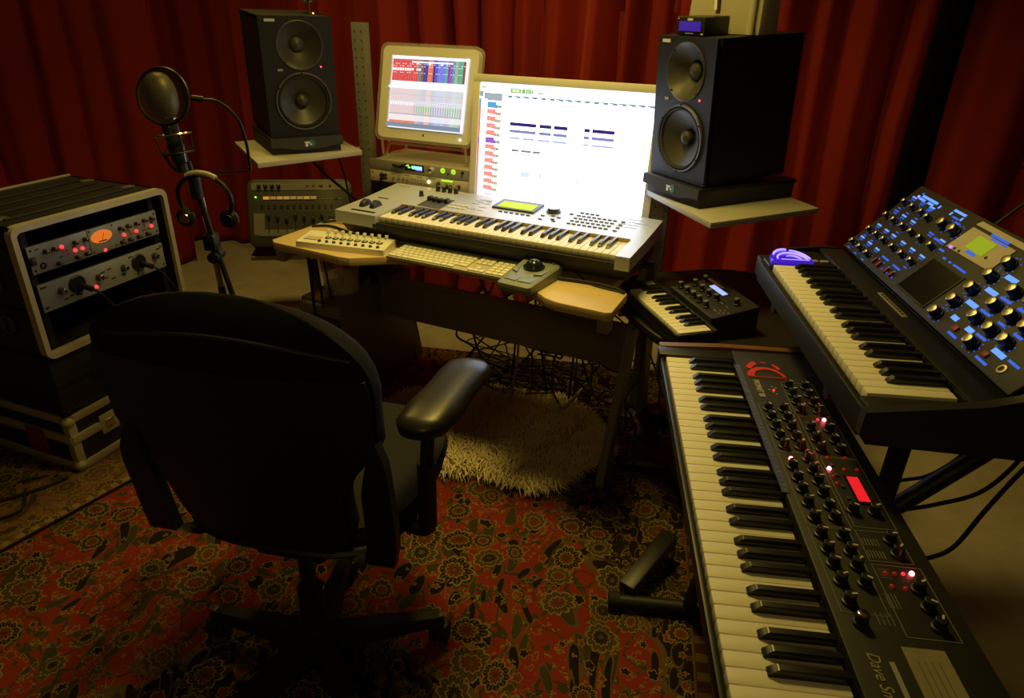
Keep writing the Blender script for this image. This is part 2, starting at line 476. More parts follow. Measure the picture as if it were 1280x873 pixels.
curtain('curtain', 'dark red curtain with long folds behind the microphone and the rack cases', [(-4.2, 3.55), (-3.3, 3.85), (-2.6, 4.02), (-2.02, 4.14)], .20, 3)
curtain('curtain', 'red velvet curtain hanging behind the desk, monitors and both loudspeakers', [(-2.35, 4.58), (-1.6, 4.52), (-1.05, 4.15), (-.4, 3.80), (.2, 3.65), (.8, 3.42), (1.3, 3.2), (1.66, 3.06)], .165, 5, amp=.15)
curtain('curtain', 'darkest red curtain at the right, behind the tilted blue-lit synthesizer', [(1.78, 3.0), (2.3, 2.86), (2.8, 2.5), (3.05, 1.8), (3.15, .8), (3.2, .1)], .30, 11, amp=.24)

# ------------------------------------------------------------------ rugs and floor things
RYAW = -9.5
rx, ry = Vector((math.cos(R(RYAW)), math.sin(R(RYAW)))), Vector((-math.sin(R(RYAW)), math.cos(R(RYAW))))
rc = Vector((-.62, 1.05))
def rl(x, y): d = Vector((x, y))-rc; return d.dot(rx), d.dot(ry)
RUGX = rl(.655, 1.6)[0]; RUGY = rl(.2, 2.86)[1]; MEDX, MEDY = rl(-.52, .72)
b = MB(); b.box(((RUGX-1.35)/2, (RUGY-2.4)/2, .006), (RUGX+1.35, RUGY+2.4, .012), rug_mat('red_rug_pile', 'red'), bev=.004)
tag(b.build('rug', loc=(rc.x, rc.y, 0), rot=(0, 0, R(RYAW))), 'large red oriental rug with floral pattern under the office chair', 'rug')
b = MB(); b.box((0, 0, .005), (1.5, 2.6, .010), rug_mat('brown_rug_pile', 'brown'), bev=.004)
a2 = R(-31); c2 = Vector((-1.36, 1.75)) - Vector((math.cos(a2), math.sin(a2)))*.75
tag(b.build('rug', loc=(c2.x, c2.y, .0125), rot=(0, 0, a2)), 'brown patterned rug with a tan border under the road cases', 'rug')
b = MB(); b.prism([(-1.62, 3.5), (-1.0, 3.36), (-.72, 2.95), (-1.3, 2.9)], 0, .006, mat_tan)
tag(b.build('floor_mat', loc=(0, 0, .0125)), 'pale tan mat lying on the concrete behind the office chair', 'mat')

# sheepskin: hide with a fleece of tapering locks
def sheepskin():
    out = [(-.50, 2.32), (-.44, 2.46), (-.13, 2.52), (.10, 2.46), (.21, 2.45), (.30, 2.34), (.37, 2.20), (.36, 2.09), (.25, 1.99), (.17, 1.90), (.09, 1.875), (.02, 1.91), (-.09, 1.945), (-.17, 1.95), (-.25, 1.965), (-.38, 2.08)]
    m = bpy.data.materials.new('fleece'); t = NT(m)
    v = t.obj(); nz = t.noise(v, 6, 3); n2 = t.noise(v, 60, 2)
    t.put(t.b.inputs['Base Color'], t.mix(t.m('MULTIPLY_ADD', n2.outputs[0], .3, t.m('MULTIPLY', nz.outputs[0], .7)), (.60, .48, .27), (.92, .82, .58)))
    t.b.inputs['Roughness'].default_value = .9; t.b.inputs['Specular IOR Level'].default_value = .15
    root = thing('sheepskin', 'cream sheepskin with long fleece lying on the red rug under the desk', 'sheepskin', (0, 0, .0125))
    b = MB(); b.prism(out, 0, .012, m); b.build('hide', root)
    def inside(x, y):
        r = False; j = len(out)-1
        for i in range(len(out)):
            if (out[i][1] > y) != (out[j][1] > y) and x < (out[j][0]-out[i][0])*(y-out[i][1])/(out[j][1]-out[i][1])+out[i][0]: r = not r
            j = i
        return r
    rnd = random.Random(2); verts = []; faces = []
    n = 0
    out2 = [(x*1.06+.004, (y-2.18)*1.06+2.17) for x, y in out]
    while n < 24000:
        x, y = rnd.uniform(-.52, .39), rnd.uniform(1.85, 2.54)
        if not inside(x, y): continue
        n += 1
        cl = 1.3*math.sin(x*31+2.5*math.sin(y*19)) + 1.1*math.sin(y*37+x*13)
        a = cl + rnd.uniform(-.9, .9) - PI/2
        # locks near the rim fall outwards
        ox, oy = x+.05, y-2.19
        if (ox/.40)**2+(oy/.28)**2 > .75: a = math.atan2(oy, ox)+rnd.uniform(-1.5, 1.5)+.5*math.sin(x*60)
        ln = rnd.uniform(.035, .075); dx, dy = math.cos(a), math.sin(a)
        w = rnd.uniform(.0016, .0036); px, py = -dy*w, dx*w
        h = rnd.uniform(.020, .058); cx_, cy_ = -dy*ln*.25*rnd.uniform(-1, 1), dx*ln*.25*rnd.uniform(-1, 1)
        k = len(verts)
        verts += [(x-px, y-py, .010), (x+px, y+py, .010), (x+dx*ln*.45+cx_+px*.8, y+dy*ln*.45+cy_+py*.8, h), (x+dx*ln*.45+cx_-px*.8, y+dy*ln*.45+cy_-py*.8, h), (x+dx*ln, y+dy*ln, h*.55)]
        faces += [(k, k+1, k+2, k+3), (k+3, k+2, k+4)]
    me = bpy.data.meshes.new('fleece'); me.from_pydata(verts, [], faces); me.materials.append(m)
    for p in me.polygons: p.use_smooth = True
    o = put('fleece', me, root, (0, 0, 0)); o['kind'] = 'stuff'
sheepskin()
# ================================================================== desk
TOPZ = .75
desk = thing('desk', 'birch-topped workstation desk with dark metal legs and tall rear posts', 'desk', dk(-1.1, 2.05, 0), DYAW)
def dl(u, v): return (u+1.1, v-2.05)
b = MB()
poly = [(-1.735, 1.735), (-1.71, 1.715), (-1.42, 1.70), (-1.38, 1.705), (-1.25, 1.80), (-1.18, 1.82), (-.86, 1.80), (-.78, 1.775), (-.68, 1.70), (-.64, 1.685), (-.49, 1.68), (-.476, 1.69), (-.478, 1.845), (-.535, 1.880), (-.538, 2.42), (-1.70, 2.42), (-1.72, 2.2)]
b.prism([dl(*p) for p in poly], TOPZ-.028, TOPZ, wood_top, bev=.002); b.build('desktop', desk)
for u in (-.515, -1.60):
    b = MB()
    x, y = dl(u, 1.90); x2, y2 = dl(u, 2.20)
    b.loft([[Vector((x+s*.014, yy, zz)) for s, yy, zz in ((-1, y-.035, 0), (1, y-.035, 0), (1, y+.035, 0), (-1, y+.035, 0))],
            [Vector((x+s*.014, yy, zz)) for s, yy, zz in ((-1, y2-.035, .722), (1, y2-.035, .722), (1, y2+.035, .722), (-1, y2+.035, .722))]], desk_metal)
    xr, yr = dl(u, 2.42)
    b.loft([[Vector((x+s*.014, yy, zz)) for s, yy, zz in ((-1, yr-.03, 0), (1, yr-.03, 0), (1, yr+.03, 0), (-1, yr+.03, 0))],
            [Vector((x+s*.014, yy, zz)) for s, yy, zz in ((-1, y2+.0, .722), (1, y2+.0, .722), (1, y2+.06, .722), (-1, y2+.06, .722))]], desk_metal)
    b.build('leg', desk)
x0, y0 = dl(-1.60, 2.125); x1, _ = dl(-.515, 2.1)
b = MB(); b.box(((x0+x1)/2, y0, .435), (x1-x0-.02, .012, .17), desk_metal, bev=.003)
b.box(((x0+x1)/2, y0-.012, .524), (x1-x0-.02, .03, .006), desk_metal); b.build('modesty_panel', desk)
for u, v in ((-.50, 1.705), (-1.70, 1.735)):
    x, y = dl(u, v); MB().box((x, y+.01, .70), (.035, .04, .045), post_metal, bev=.003).build('corner_bracket', desk)
def post(u, v, z0, z1):
    x, y = dl(u, v); b = MB()
    b.box((x, y, (z0+z1)/2), (.062, .004, z1-z0), post_metal, bev=.001)
    b.box((x-.029, y+.015, (z0+z1)/2), (.004, .03, z1-z0), post_metal); b.box((x+.029, y+.015, (z0+z1)/2), (.004, .03, z1-z0), post_metal)
    z = z0+.03
    while z < z1-.02:
        for s in (-.016, .016): b.lathe([(.0028, -.0012), (.0028, .0)], dark_print, (x+s, y-.0022, z), axis='y', n=8)
        z += .032
    return b.build('post', desk)
post(-1.79, 2.38, .0, 1.437)
post(-.545, 2.44, .0, .925)
x, y = dl(-1.735, 2.385); MB().box((x, y, .735), (.06, .03, .03), post_metal, bev=.002).build('corner_bracket', desk)

# ------------------------------------------------------------------ speaker shelves, pads, speakers
def shelf(label, pts, ztop, arm):
    cx = sum(p[0] for p in pts)/4; cy = sum(p[1] for p in pts)/4
    t = thing('speaker_shelf', label, 'shelf', (cx, cy, ztop-.018), group='speaker shelves on the desk posts')
    b = MB(); b.prism([(p[0]-cx, p[1]-cy) for p in pts], 0, .018, shelf_board, bev=.0015); b.build('board', t)
    b = MB(); p0, p1 = [Vector((p[0]-cx, p[1]-cy, -.012)) for p in arm]
    b.tube([p0, p1], .012, post_metal, n=8); b.box(tuple(p0), (.05, .05, .024), post_metal, bev=.003)
    b.build('bracket', t)
shelf('grey-white shelf board carrying the left loudspeaker', [(-1.162, 2.868), (-.927, 2.463), (-.613, 2.752), (-.835, 3.13)], .98, [(-.80, 2.86), (-.655, 2.935)])
shelf('grey-white shelf board carrying the right loudspeaker', [(.425, 2.38), (.565, 1.925), (.955, 2.125), (.822, 2.58)], .957, [(.66, 2.3), (.52, 2.42)])

def pad(label, loc, yaw, tilt, d, h):
    t = thing('isolation_pad', label, 'speaker pad', loc, yaw, 0, group='isolation pads under the loudspeakers')
    b = MB(); b.box((0, d/2-.005, h*.42), (.262, d, h*.84), foam_grey, bev=.004); b.build('foam_base', t)
    b = MB(); b.box((0, d/2-.01, h*.86), (.272, d+.012, .014), black_metal, bev=.002, rot=(R(0), 0, 0))
    b.loft([[Vector((x, -.022, h*.28 if abs(x) < .08 else h*.45)) for x in (-.136, -.10, -.05, .05, .10, .136)] + [Vector((x, -.022, h*.93)) for x in (.136, .10, .05, -.05, -.10, -.136)],
            [Vector((x, -.010, h*.28 if abs(x) < .08 else h*.45)) for x in (-.136, -.10, -.05, .05, .10, .136)] + [Vector((x, -.010, h*.93)) for x in (.136, .10, .05, -.05, -.10, -.136)]], foam_grey)
    b.build('top_plate', t)
    b = MB(); b.lathe([(.013, 0), (.013, -.001)], logo_blue, (.014, -.0222, h*.60), axis='y', n=20)
    b.box((-.003, -.0236, h*.68), (.020, .001, .006), logo_white); b.box((-.006, -.0236, h*.53), (.010, .001, .011), logo_white); b.box((.010, -.0236, h*.57), (.008, .001, .005), logo_white)
    b.build('logo', t)
def lf(loc, yaw, x, y, z):   # local offset to world, no tilt
    c, s_ = math.cos(R(yaw)), math.sin(R(yaw)); return (loc[0]+c*x-s_*y, loc[1]+s_*x+c*y, loc[2]+z)
LS, LY = (-.807, 2.678, 1.042), 29.9
RS, RY = (.509, 2.195, 1.022), -62
pad('grey foam pad with a blue round logo between left shelf and loudspeaker', lf(LS, LY, 0, 0, -.0625), LY, 2.8, .36, .064)
pad('grey foam pad with a blue round logo between right shelf and loudspeaker', lf(RS, RY, 0, 0, -.0655), RY, 3.3, .40, .064)

def speaker(label, loc, yaw, tilt):
    t = thing('studio_monitor', label, 'speaker', loc, yaw, tilt, group='pair of studio monitors')
    W, H, D = .258, .416, .335
    b = MB()
    wc, wr = (.004, .126), .104; tc, tr = (.006, .320), .084
    # cabinet sides/top/back as a shell, open at the front for real recessed drivers
    th = .015
    b.box((-W/2+th/2, D/2+.01, H/2), (th, D-.02, H), speaker_black); b.box((W/2-th/2, D/2+.01, H/2), (th, D-.02, H), speaker_black)
    b.box((0, D/2+.01, th/2), (W, D-.02, th), speaker_black); b.box((0, D/2+.01, H-th/2), (W, D-.02, H*0+th), speaker_black)
    b.box((0, D-th/2, H/2), (W-.002, th, H-.002), speaker_black); b.build('cabinet', t)
    # baffle: quads around two circular openings
    bm = bmesh.new()
    def ringface(cx, cz, r, x0, x1, z0, z1, n=48):
        inner = []; outer = []
        for k in range(n):
            a = 2*PI*(k+.5)/n; ca, sa = math.cos(a), math.sin(a)
            inner.append((cx+r*ca, cz+r*sa))
            sx = ((x1-cx) if ca > 0 else (x0-cx))/ca if abs(ca) > 1e-6 else 1e9
            sz = ((z1-cz) if sa > 0 else (z0-cz))/sa if abs(sa) > 1e-6 else 1e9
            q = min(sx, sz); outer.append((cx+q*ca, cz+q*sa))
        iv = [bm.verts.new((p[0], 0, p[1])) for p in inner]; ov = [bm.verts.new((p[0], 0, p[1])) for p in outer]
        for k in range(n): bm.faces.new((iv[k], ov[k], ov[(k+1) % n], iv[(k+1) % n]))
        cs = {}
        for X_, Z_ in ((x0, z0), (x1, z0), (x1, z1), (x0, z1)):
            ds = sorted(range(n), key=lambda k: (outer[k][0]-X_)**2+(outer[k][1]-Z_)**2)[:2]
            bm.faces.new((bm.verts.new((X_, 0, Z_)), ov[ds[0]], ov[ds[1]]))
    ringface(wc[0], wc[1], wr*.985, -W/2, W/2, 0, .232); ringface(tc[0], tc[1], tr*.985, -W/2, W/2, .232, H)
    bmesh.ops.recalc_face_normals(bm, faces=bm.faces)
    for f in bm.faces:
        if f.normal.y > 0: f.normal_flip()
    me = bpy.data.meshes.new('baffle'); bm.to_mesh(me); bm.free(); me.materials.append(speaker_black)
    ba = put('baffle', me, t, (0, 0, 0))
    so = ba.modifiers.new('thick', 'SOLIDIFY'); so.thickness = .010; so.offset = -1
    MB().box((-.090, -.0012, .402), (.036, .0024, .009), white_print).build('badge', t)
    MB().box((-.070, -.0012, .238), (.018, .0024, .008), grey_print).build('badge', t)
    put('power_led', led_mesh(.0026, red_led), t, (.078, 0, .247), (R(90), 0, 0))
    b = MB(); b.lathe([(wr, .004), (wr, -.003), (wr*.97, -.006), (wr*.92, -.004), (wr*.91, .006)], dark_grey, (wc[0], 0, wc[1]), 'y', 48, cap=False)
    w = b.build('woofer', t)
    b = MB(); b.lathe([(wr*.92, .004), (wr*.88, -.003), (wr*.84, -.0035), (wr*.80, .004)], rubber, (wc[0], 0, wc[1]), 'y', 48, cap=False); b.build('surround', w)
    b = MB(); b.lathe([(wr*.81, .004), (wr*.6, .018), (wr*.40, .030), (wr*.22, .040)], cone_mat, (wc[0], 0, wc[1]), 'y', 48, cap=False); b.build('cone', w)
    b = MB(); b.lathe([(wr*.23, .040), (wr*.2, .022), (wr*.12, .014), (0, .011)], cone_mat, (wc[0], 0, wc[1]), 'y', 24, cap=False); b.build('dust_cap', w)
    for k in range(6):
        a = PI/6+k*PI/3; b = MB(); b.lathe([(.0035, 0), (.0035, -.007), (.002, -.008)], black_gloss, (wc[0]+wr*.965*math.cos(a), 0, wc[1]+wr*.965*math.sin(a)), 'y', 8); b.build('screw', w)
    b = MB(); b.lathe([(tr*1.0, .006), (tr*1.0, -.002), (tr*.97, -.003), (tr*.93, .000), (tr*.80, .012), (tr*.55, .030), (tr*.36, .040), (tr*.30, .044)], cone_mat, (tc[0], 0, tc[1]), 'y', 48, cap=False)
    tw = b.build('waveguide', t)
    b = MB(); b.lathe([(tr*.31, .044), (tr*.30, .036), (tr*.2, .028), (0, .024)], dark_grey, (tc[0], 0, tc[1]), 'y', 24, cap=False); b.build('tweeter_dome', tw)
    for k in range(4):
        a = PI/4+k*PI/2; b = MB(); b.lathe([(.003, 0), (.003, -.004), (.002, -.005)], black_gloss, (tc[0]+tr*.94*math.cos(a), 0, tc[1]+tr*.94*math.sin(a)), 'y', 8); b.build('screw', tw)
    return t
speaker('black two-way studio loudspeaker on the left shelf, beside the tall post', LS, LY, 2.8)
speaker('black two-way studio loudspeaker on the right shelf, under the beige case', RS, RY, 3.3)
def on_spk(loc, yaw, tilt, x, y, z):
    m = Matrix.Translation(loc) @ Euler((R(tilt), 0, R(yaw))).to_matrix().to_4x4(); return tuple(m @ Vector((x, y, z)))

# ornament on the left loudspeaker
p = on_spk(LS, LY, 2.8, .09, .14, .4162)
t = thing('goblet', 'small silvery goblet on a thin stem standing on the left loudspeaker', 'ornament', p)
b = MB(); b.lathe([(.024, 0), (.022, .003), (.004, .006), (.003, .030)], steel, n=20); b.build('stem', t)
b = MB(); b.lathe([(.003, .030), (.018, .036), (.036, .050), (.046, .075), (.047, .11), (.044, .112), (.043, .078), (.02, .045)], steel, n=28, cap=False); b.build('bowl', t)
# small display box and beige case on the right loudspeaker
p = on_spk(RS, RY, 3.3, -.015, .02, .4165)
t = thing('display_box', 'small black box with a dim violet display on the right loudspeaker', 'display', p, RY+4, 3.3)
b = MB(); b.box((0, .05, .026), (.115, .10, .05), black_plastic, bev=.003); b.box((0, -.0005, .044), (.022, .002, .006), white_print); b.box((-.048, -.0005, .046), (.004, .002, .004), white_print); b.box((.05, -.0005, .006), (.008, .002, .004), white_print); b.box((0, -.0005, .007), (.034, .002, .0025), grey_print); b.build('housing', t)
MB().box((0, -.001, .026), (.086, .003, .026), indigo_display).build('display', t)
p = on_spk(RS, RY, 3.3, 0, .16, .4165)
t = thing('beige_case', 'beige upright case with rounded edges on the right loudspeaker', 'case', p, RY+14, 0)
b = MB()
b.loft([[Vector((x*k, y*k2, z)) for x, y in ((-.125, -.035), (-.115, -.045), (.10, -.045), (.118, -.036), (.125, -.02), (.125, .045), (-.125, .045))] for z, k, k2 in ((0, 1, 1), (.02, 1.02, 1.05), (.26, .93, .8), (.28, .90, .7))], tan_box)
b.build('shell', t)
b = MB(); b.box((-.02, -.050, .115), (.006, .012, .10), dark_print, rot=(0, R(-6), 0)); b.box((-.028, -.0495, .115), (.009, .010, .105), white_plastic, rot=(0, R(-6), 0)); b.build('slot', t)
b = MB(); b.cyl((.098, -.048, .0), (.090, -.042, .27), .012, tan_box, .010); b.build('corner_column', t)
# ================================================================== monitors
ACDP, ACDY, ACDT = (-.156, 2.561, .863), -22.8, -6.3
t = thing('computer_monitor', 'large widescreen monitor with a mostly white session window, behind the silver keyboard', 'monitor', ACDP, ACDY, ACDT)
SW, SH = .641, .401
b = MB(); fr = .026
for c, d in (((SW/2, .018, SH+fr/2), (SW+2*fr, .036, fr)), ((SW/2, .018, -fr/2), (SW+2*fr, .036, fr)), ((-fr/2, .018, SH/2), (fr, .036, SH)), ((SW+fr/2, .018, SH/2), (fr, .036, SH))):
    b.box(c, d, pale_bezel, bev=.0015)
b.box((SW/2, .022, SH/2), (SW, .026, SH), pale_bezel); b.build('bezel', t)
ts = R(-ACDT)
b = MB(); b.loft([[Vector((x, y, z)) for x, y, z in ((.19, .034, .12), (.45, .034, .12), (.45, .046, .12), (.19, .046, .12))],
                  [Vector((x, y, z)) for x, y, z in ((.19, .16, -.100), (.45, .16, -.100), (.45, .175, -.100), (.19, .175, -.100))]], silver)
b.box((SW/2, .08, -.100), (.26, .19, .008), silver, bev=.002, rot=(ts, 0, 0)); b.build('stand', t)
Wh = (2.9, 3.25, 3.9); rc_ = []
def rr(x0, z0, x1, z1, c): rc_.append((x0, z0, x1, z1, c))
rr(0, 0, SW, SH, Wh)
rr(0, SH-.012, SW, SH, (1.2, 1.25, 1.35))
rr(0, .370, SW, .384, (1.25, 1.45, 1.55))
rr(.004, .381, .020, .388, (.45, .75, .30)); rr(.020, .384, .028, .386, (.35, .6, .8))
for x0, w in ((.118, .040), (.162, .012), (.176, .020), (.198, .006)): rr(x0, .371, x0+w, .386, (.30, .52, .16))
rr(.124, .374, .152, .383, (.75, 1.0, .5)); rr(.180, .374, .190, .382, (.6, .9, .4)); rr(.222, .372, .244, .377, (.45, .6, .45))
rr(.0, .352, .014, .370, (.36, .43, .48)); rr(.016, .340, .088, .366, (.40, .45, .50))
rr(.10, .3625, SW, .3655, (.75, 1.0, 1.05))
for i in range(17):
    x = .10+i*.032; rr(x, .3575, x+.027, .3615, (.16, .26, .28)); rr(x+.010, .3540, x+.026, .3575, (.22, .34, .36))
rr(0, 0, .006, .345, (.85, .20, .12)); rr(0, .19, .006, .21, (.35, .12, .55)); rr(0, .315, .006, .345, (.10, .35, .55))
rr(.006, 0, .030, .345, (1.5, 1.6, 1.8)); rr(.030, 0, .0315, .345, (.35, .55, .45))
cols = [(.12, .38, .70)]+[(.95, .34, .28)]*4+[(.33, .13, .62)]+[(.95, .34, .28)]*7
for i, c in enumerate(cols):
    z1 = .336-i*.0245; z0 = z1-.021
    rr(.032, z0+(0 if i in (0, 5) else .002), .066, z1, c); rr(.066, z0, .088, z1-.009, tuple(k*.85 for k in c))
    rr(.072, z0+.002, .084, z0+.011, (.55, .85, .45)); rr(.076, z0+.004, .081, z0+.008, (.06, .10, .05))
    if i not in (0, 5): rr(.034, z0, .050, z0+.005, (1.7, 1.6, 1.6))
rr(.036, .004, .070, .014, (1.1, .75, .75))
for x0, x1 in ((.125, .227), (.239, .284), (.293, .344), (.405, .425), (.434, .513)):
    rr(x0, .2605, x1, .2725, (.03, .012, .16)); rr(x0, .239, x1, .247, (.22, .24, .55)); rr(x0+.002, .2365, x1, .239, (.40, .45, .75))
for x0, x1 in ((.127, .166), (.179, .222), (.236, .282), (.293, .343), (.406, .425), (.435, .513)):
    rr(x0, .215, x1, .2215, (.42, .46, .85))
for x0, x1 in ((.138, .166), (.175, .214), (.220, .250)):
    rr(x0, .172, x1, .1800, (.26, .25, .26)); rr(x0, .165, x1, .1685, (.42, .41, .42))
for x0, z0, x1 in ((.15, .145, .23), (.15, .135, .29), (.24, .125, .30), (.41, .13, .5), (.41, .118, .5)): rr(x0, z0, x1, z0+.002, (1.0, .88, .80))
rr(.18, .085, .215, .105, (.75, .88, 1.0)); rr(.25, .085, .262, .105, (.78, .88, 1.0)); rr(.39, .085, .40, .10, (.8, .9, 1.0))
screen('screen', t, SW, SH, rc_, off=.0012 if False else -.0085)

P17, Y17, T17 = (-.521, 2.821, 1.063), -22.7, -14.1
t = thing('computer_monitor', 'small square monitor with coloured mixer strips, in a clear frame on easel feet', 'monitor', P17, Y17, T17)
SW, SH = .338, .270
def rrect(x0, z0, x1, z1, r, n=6):
    out = []
    for cx, cz, a0 in ((x1-r, z1-r, 0), (x0+r, z1-r, 90), (x0+r, z0+r, 180), (x1-r, z0+r, 270)):
        for k in range(n+1):
            a = R(a0+90*k/n); out.append((cx+r*math.cos(a), cz+r*math.sin(a)))
    return out
def plate(b, pts, y0, y1, m): 
    b.loft([[Vector((p[0], y0, p[1])) for p in pts], [Vector((p[0], y1, p[1])) for p in pts]], m)
def frame(b, outer, inner, y0, y1, m):
    n = len(outer)
    t_ = [[Vector((p[0], y0, p[1])) for p in outer], [Vector((p[0], y0, p[1])) for p in inner], [Vector((p[0], y1, p[1])) for p in inner], [Vector((p[0], y1, p[1])) for p in outer]]
    b.loft(t_+[t_[0]], m, cap=False)
b = MB(); plate(b, rrect(-.040, -.040, .376, .304, .022), .004, .030, pale_bezel)
frame(b, rrect(-.040, -.040, .376, .304, .022), rrect(-.001, -.001, SW+.001, SH+.001, .002), -.003, .004, pale_bezel)
b.lathe([(.0035, 0), (.0035, -.001)], dark_print, (.168, -.003, -.021), 'y', 12); b.lathe([(.0018, 0), (.0018, -.001)], dark_print, (.1695, -.003, -.0165), 'y', 8)
b.build('bezel', t)
b = MB(); frame(b, rrect(-.052, -.052, .389, .316, .03), rrect(-.0405, -.0405, .3765, .3045, .022), -.004, .022, acrylic); b.build('clear_border', t)
put('power_light', led_mesh(.004, mat('white_led', (.9, .9, .9), .4, emit=(1, 1, 1), es=3)), t, (.330, -.003, -.024), (R(90), 0, 0))
floor17 = .9445
def loc17(x, y, z):
    m = Matrix.Translation(P17) @ Euler((R(T17), 0, R(Y17))).to_matrix().to_4x4(); return m.inverted() @ Vector((x, y, z))
def w17(x, y, z):
    m = Matrix.Translation(P17) @ Euler((R(T17), 0, R(Y17))).to_matrix().to_4x4(); return m @ Vector((x, y, z))
for x in (-.02, .356):
    b = MB(); a = w17(x, .0, -.05); q = Vector((a.x, a.y, floor17+.005)); bk = DV*.17
    pts = [loc17(*v) for v in (a, a.lerp(q, .55)+DV*.004, q+DV*.012, q+bk*.5, q+bk, q+bk+Vector((0, 0, .012)))]
    b.tube(pts, .0055, acrylic, n=8, smooth=5); b.build('easel_foot', t)
b = MB(); a0 = w17(.0, .026, -.03); a1 = w17(.33, .026, -.03)
pts = [loc17(*v) for v in (a0, Vector((a0.x, a0.y, floor17+.014))+DV*.03, Vector((a0.x, a0.y, floor17+.014))+DV*.12)]
b.tube([loc17(*a0), loc17(*(a0-Vector((0,0,.045))-DU*.01)), loc17(*(a0-Vector((0,0,.072))-DU*.02))], .006, acrylic, n=8, smooth=4)
b.tube([loc17(*a1), loc17(*(a1-Vector((0,0,.045))+DU*.01)), loc17(*(a1-Vector((0,0,.072))+DU*.02))], .006, acrylic, n=8, smooth=4)
b.tube([loc17(*(a0-Vector((0,0,.03)))), loc17(*(a1-Vector((0,0,.03))))], .005, acrylic, n=8); b.build('support_bar', t)
rc_ = []
rr(0, 0, SW, SH, (.9, .92, 1.0)); rr(0, .262, SW, SH, (1.5, 1.5, 1.6))
strips = []
for i in range(30):
    f = i/30
    c = (.72, .08, .07) if f < .345 else {0: (.10, .30, .24), 1: (.35, .10, .10), 2: (.07, .05, .28), 3: (.07, .05, .28), 4: (.85, .22, .10), 5: (.85, .16, .10), 6: (.05, .04, .28), 7: (.12, .10, .50), 8: (.20, .20, .78), 9: (.20, .22, .80), 10: (.18, .20, .76), 11: (.10, .45, .35), 12: (.35, .05, .35), 13: (.20, .12, .50), 14: (.10, .35, .55), 15: (.45, .48, .20), 16: (.12, .40, .35), 17: (.10, .45, .25), 18: (.30, .08, .06), 19: (.35, .10, .08)}[min(19, int((f-.345)/.655*20))]
    x0 = .003+i*.0109; strips.append((x0, c)); x1 = x0+.0104
    rr(x0, .178, x1, .258, c)
    rr(x0, .105, x1, .150, tuple(.62+.28*k for k in c)); rr(x0, .055, x1, .095, tuple(.60+.3*k for k in c)); rr(x0, .028, x1, .055, tuple(.80+.2*k for k in c))
    rr(x0, .020, x1, .030, (.85, .22, .12) if f < .345 else tuple(.35+.65*k for k in c))
    for z in (.232, .208, .240):
        if (i*7+int(z*1000)) % 3: rr(x0+.002, z, x0+.008, z+.002, (1.1, 1.1, 1.1))
    if i < 9 or i in (10, 11): rr(x0+.001, .218 if i > 7 else .216, x0+.0095, .226, (1.1, 1.05, 1.05))
    if 8 <= i < 25: rr(x0, .246 if i % 5 else .240, x0+.009, .252, (1.2, 1.2, 1.25))
    rr(x0+.003, .088, x0+.0075, .094, (1.3, 1.3, 1.3))
    if i in (12, 13, 14, 15, 16, 17, 23, 24, 26, 27): rr(x0+.001, .066+.004*(i % 3), x0+.0085, .086, (.45, .85, .30))
    if i > 9: rr(x0+.004, .056, x0+.006, .100, (.25, .25, .30))
    for z in (.165, .172): rr(x0+.001, z, x0+.009, z+.004, (1.2, 1.2, 1.2))
rr(0, .150, SW, .158, (1.3, 1.3, 1.35)); rr(0, .126, SW, .128, (.55, .55, .6)); rr(0, .052, SW, .055, (.40, .36, .38)); rr(0, .100, SW, .102, (.6, .5, .5))
rr(.003, .004, .330, .020, (.22, .28, .35)); rr(.332, 0, SW, SH, (1.1, 1.1, 1.3))
screen('screen', t, SW, SH, rc_, off=-.0035)

# ------------------------------------------------------------------ rack gear stack behind the silver keyboard
GV = 2.29; GX = -1.708
def unit(label, z0, h, m, name='rack_unit'):
    t = thing(name, label, 'audio unit', dk(GX, GV, z0), DYAW, group='stacked audio units under the small monitor')
    b = MB(); b.box((.2413, .13, h/2), (.44, .25, h-.002), m, bev=.001); b.build('housing', t)
    b = MB(); b.box((.2413, .003, h/2), (.4826, .006, h-.0015), m, bev=.001); b.build('faceplate', t)
    return t
t = unit('black unit at the bottom of the stack under the small monitor', .7505, .1045, black_plastic)
b = MB()
for k in range(6): b.box((.06+k*.07, -.0008, .075), (.03, .002, .003), dark_grey)
b.build('vent_slots', t)
for k in range(3): put('knob', knob_mesh(.009, .012, black_plastic, ptr=white_print), t, (.10+.13*k, -.0003, .035), (R(90), 0, 0))
t = unit('silver audio unit with an amber lamp and a green level strip, middle of the stack', .8555, .0445, mat('unit_silver', (.80, .76, .64), .4, .1))
km = knob_mesh(.0075, .013, dark_grey, ptr=white_print)
for x, z in ((.322, .0225), (.358, .0165), (.375, .0165), (.412, .021)): put('knob', km, t, (x, 0, z), (R(90), 0, 0))
sm = knob_mesh(.0045, .008, steel, n=12)
for x in (.114, .139, .16, .179): put('switch', sm, t, (x, 0, .021), (R(90), 0, 0))
for k in range(2):
    b = MB(); b.cyl((.058, .0, .012+.016*k), (.058, -.012, .012+.016*k), .007, black_plastic); b.tube([(.058, -.012, .012+.016*k), (.072, -.028, .018+.014*k), (.100, -.032, .024+.012*k)], .0055, black_plastic, n=8, smooth=4); b.build('jack_plug', t)
b = MB(); b.box((.360, -.0006, .037), (.048, .002, .006), green_ring); b.build('level_strip', t)
b = MB()
for k in range(5):
    for j in range(2): b.box((.200+k*.014, -.0004, .014+.011*j), (.007, .0016, .004), grey_print)
for k in range(5): b.box((.115+k*.06, -.0004, .039), (.024, .0012, .0025), grey_print)
for x, z in ((.012, .010), (.012, .034), (.47, .010), (.47, .034)): b.lathe([(.003, 0), (.003, -.001)], dark_print, (x, -.0002, z), 'y', 8)
b.build('panel_print', t)
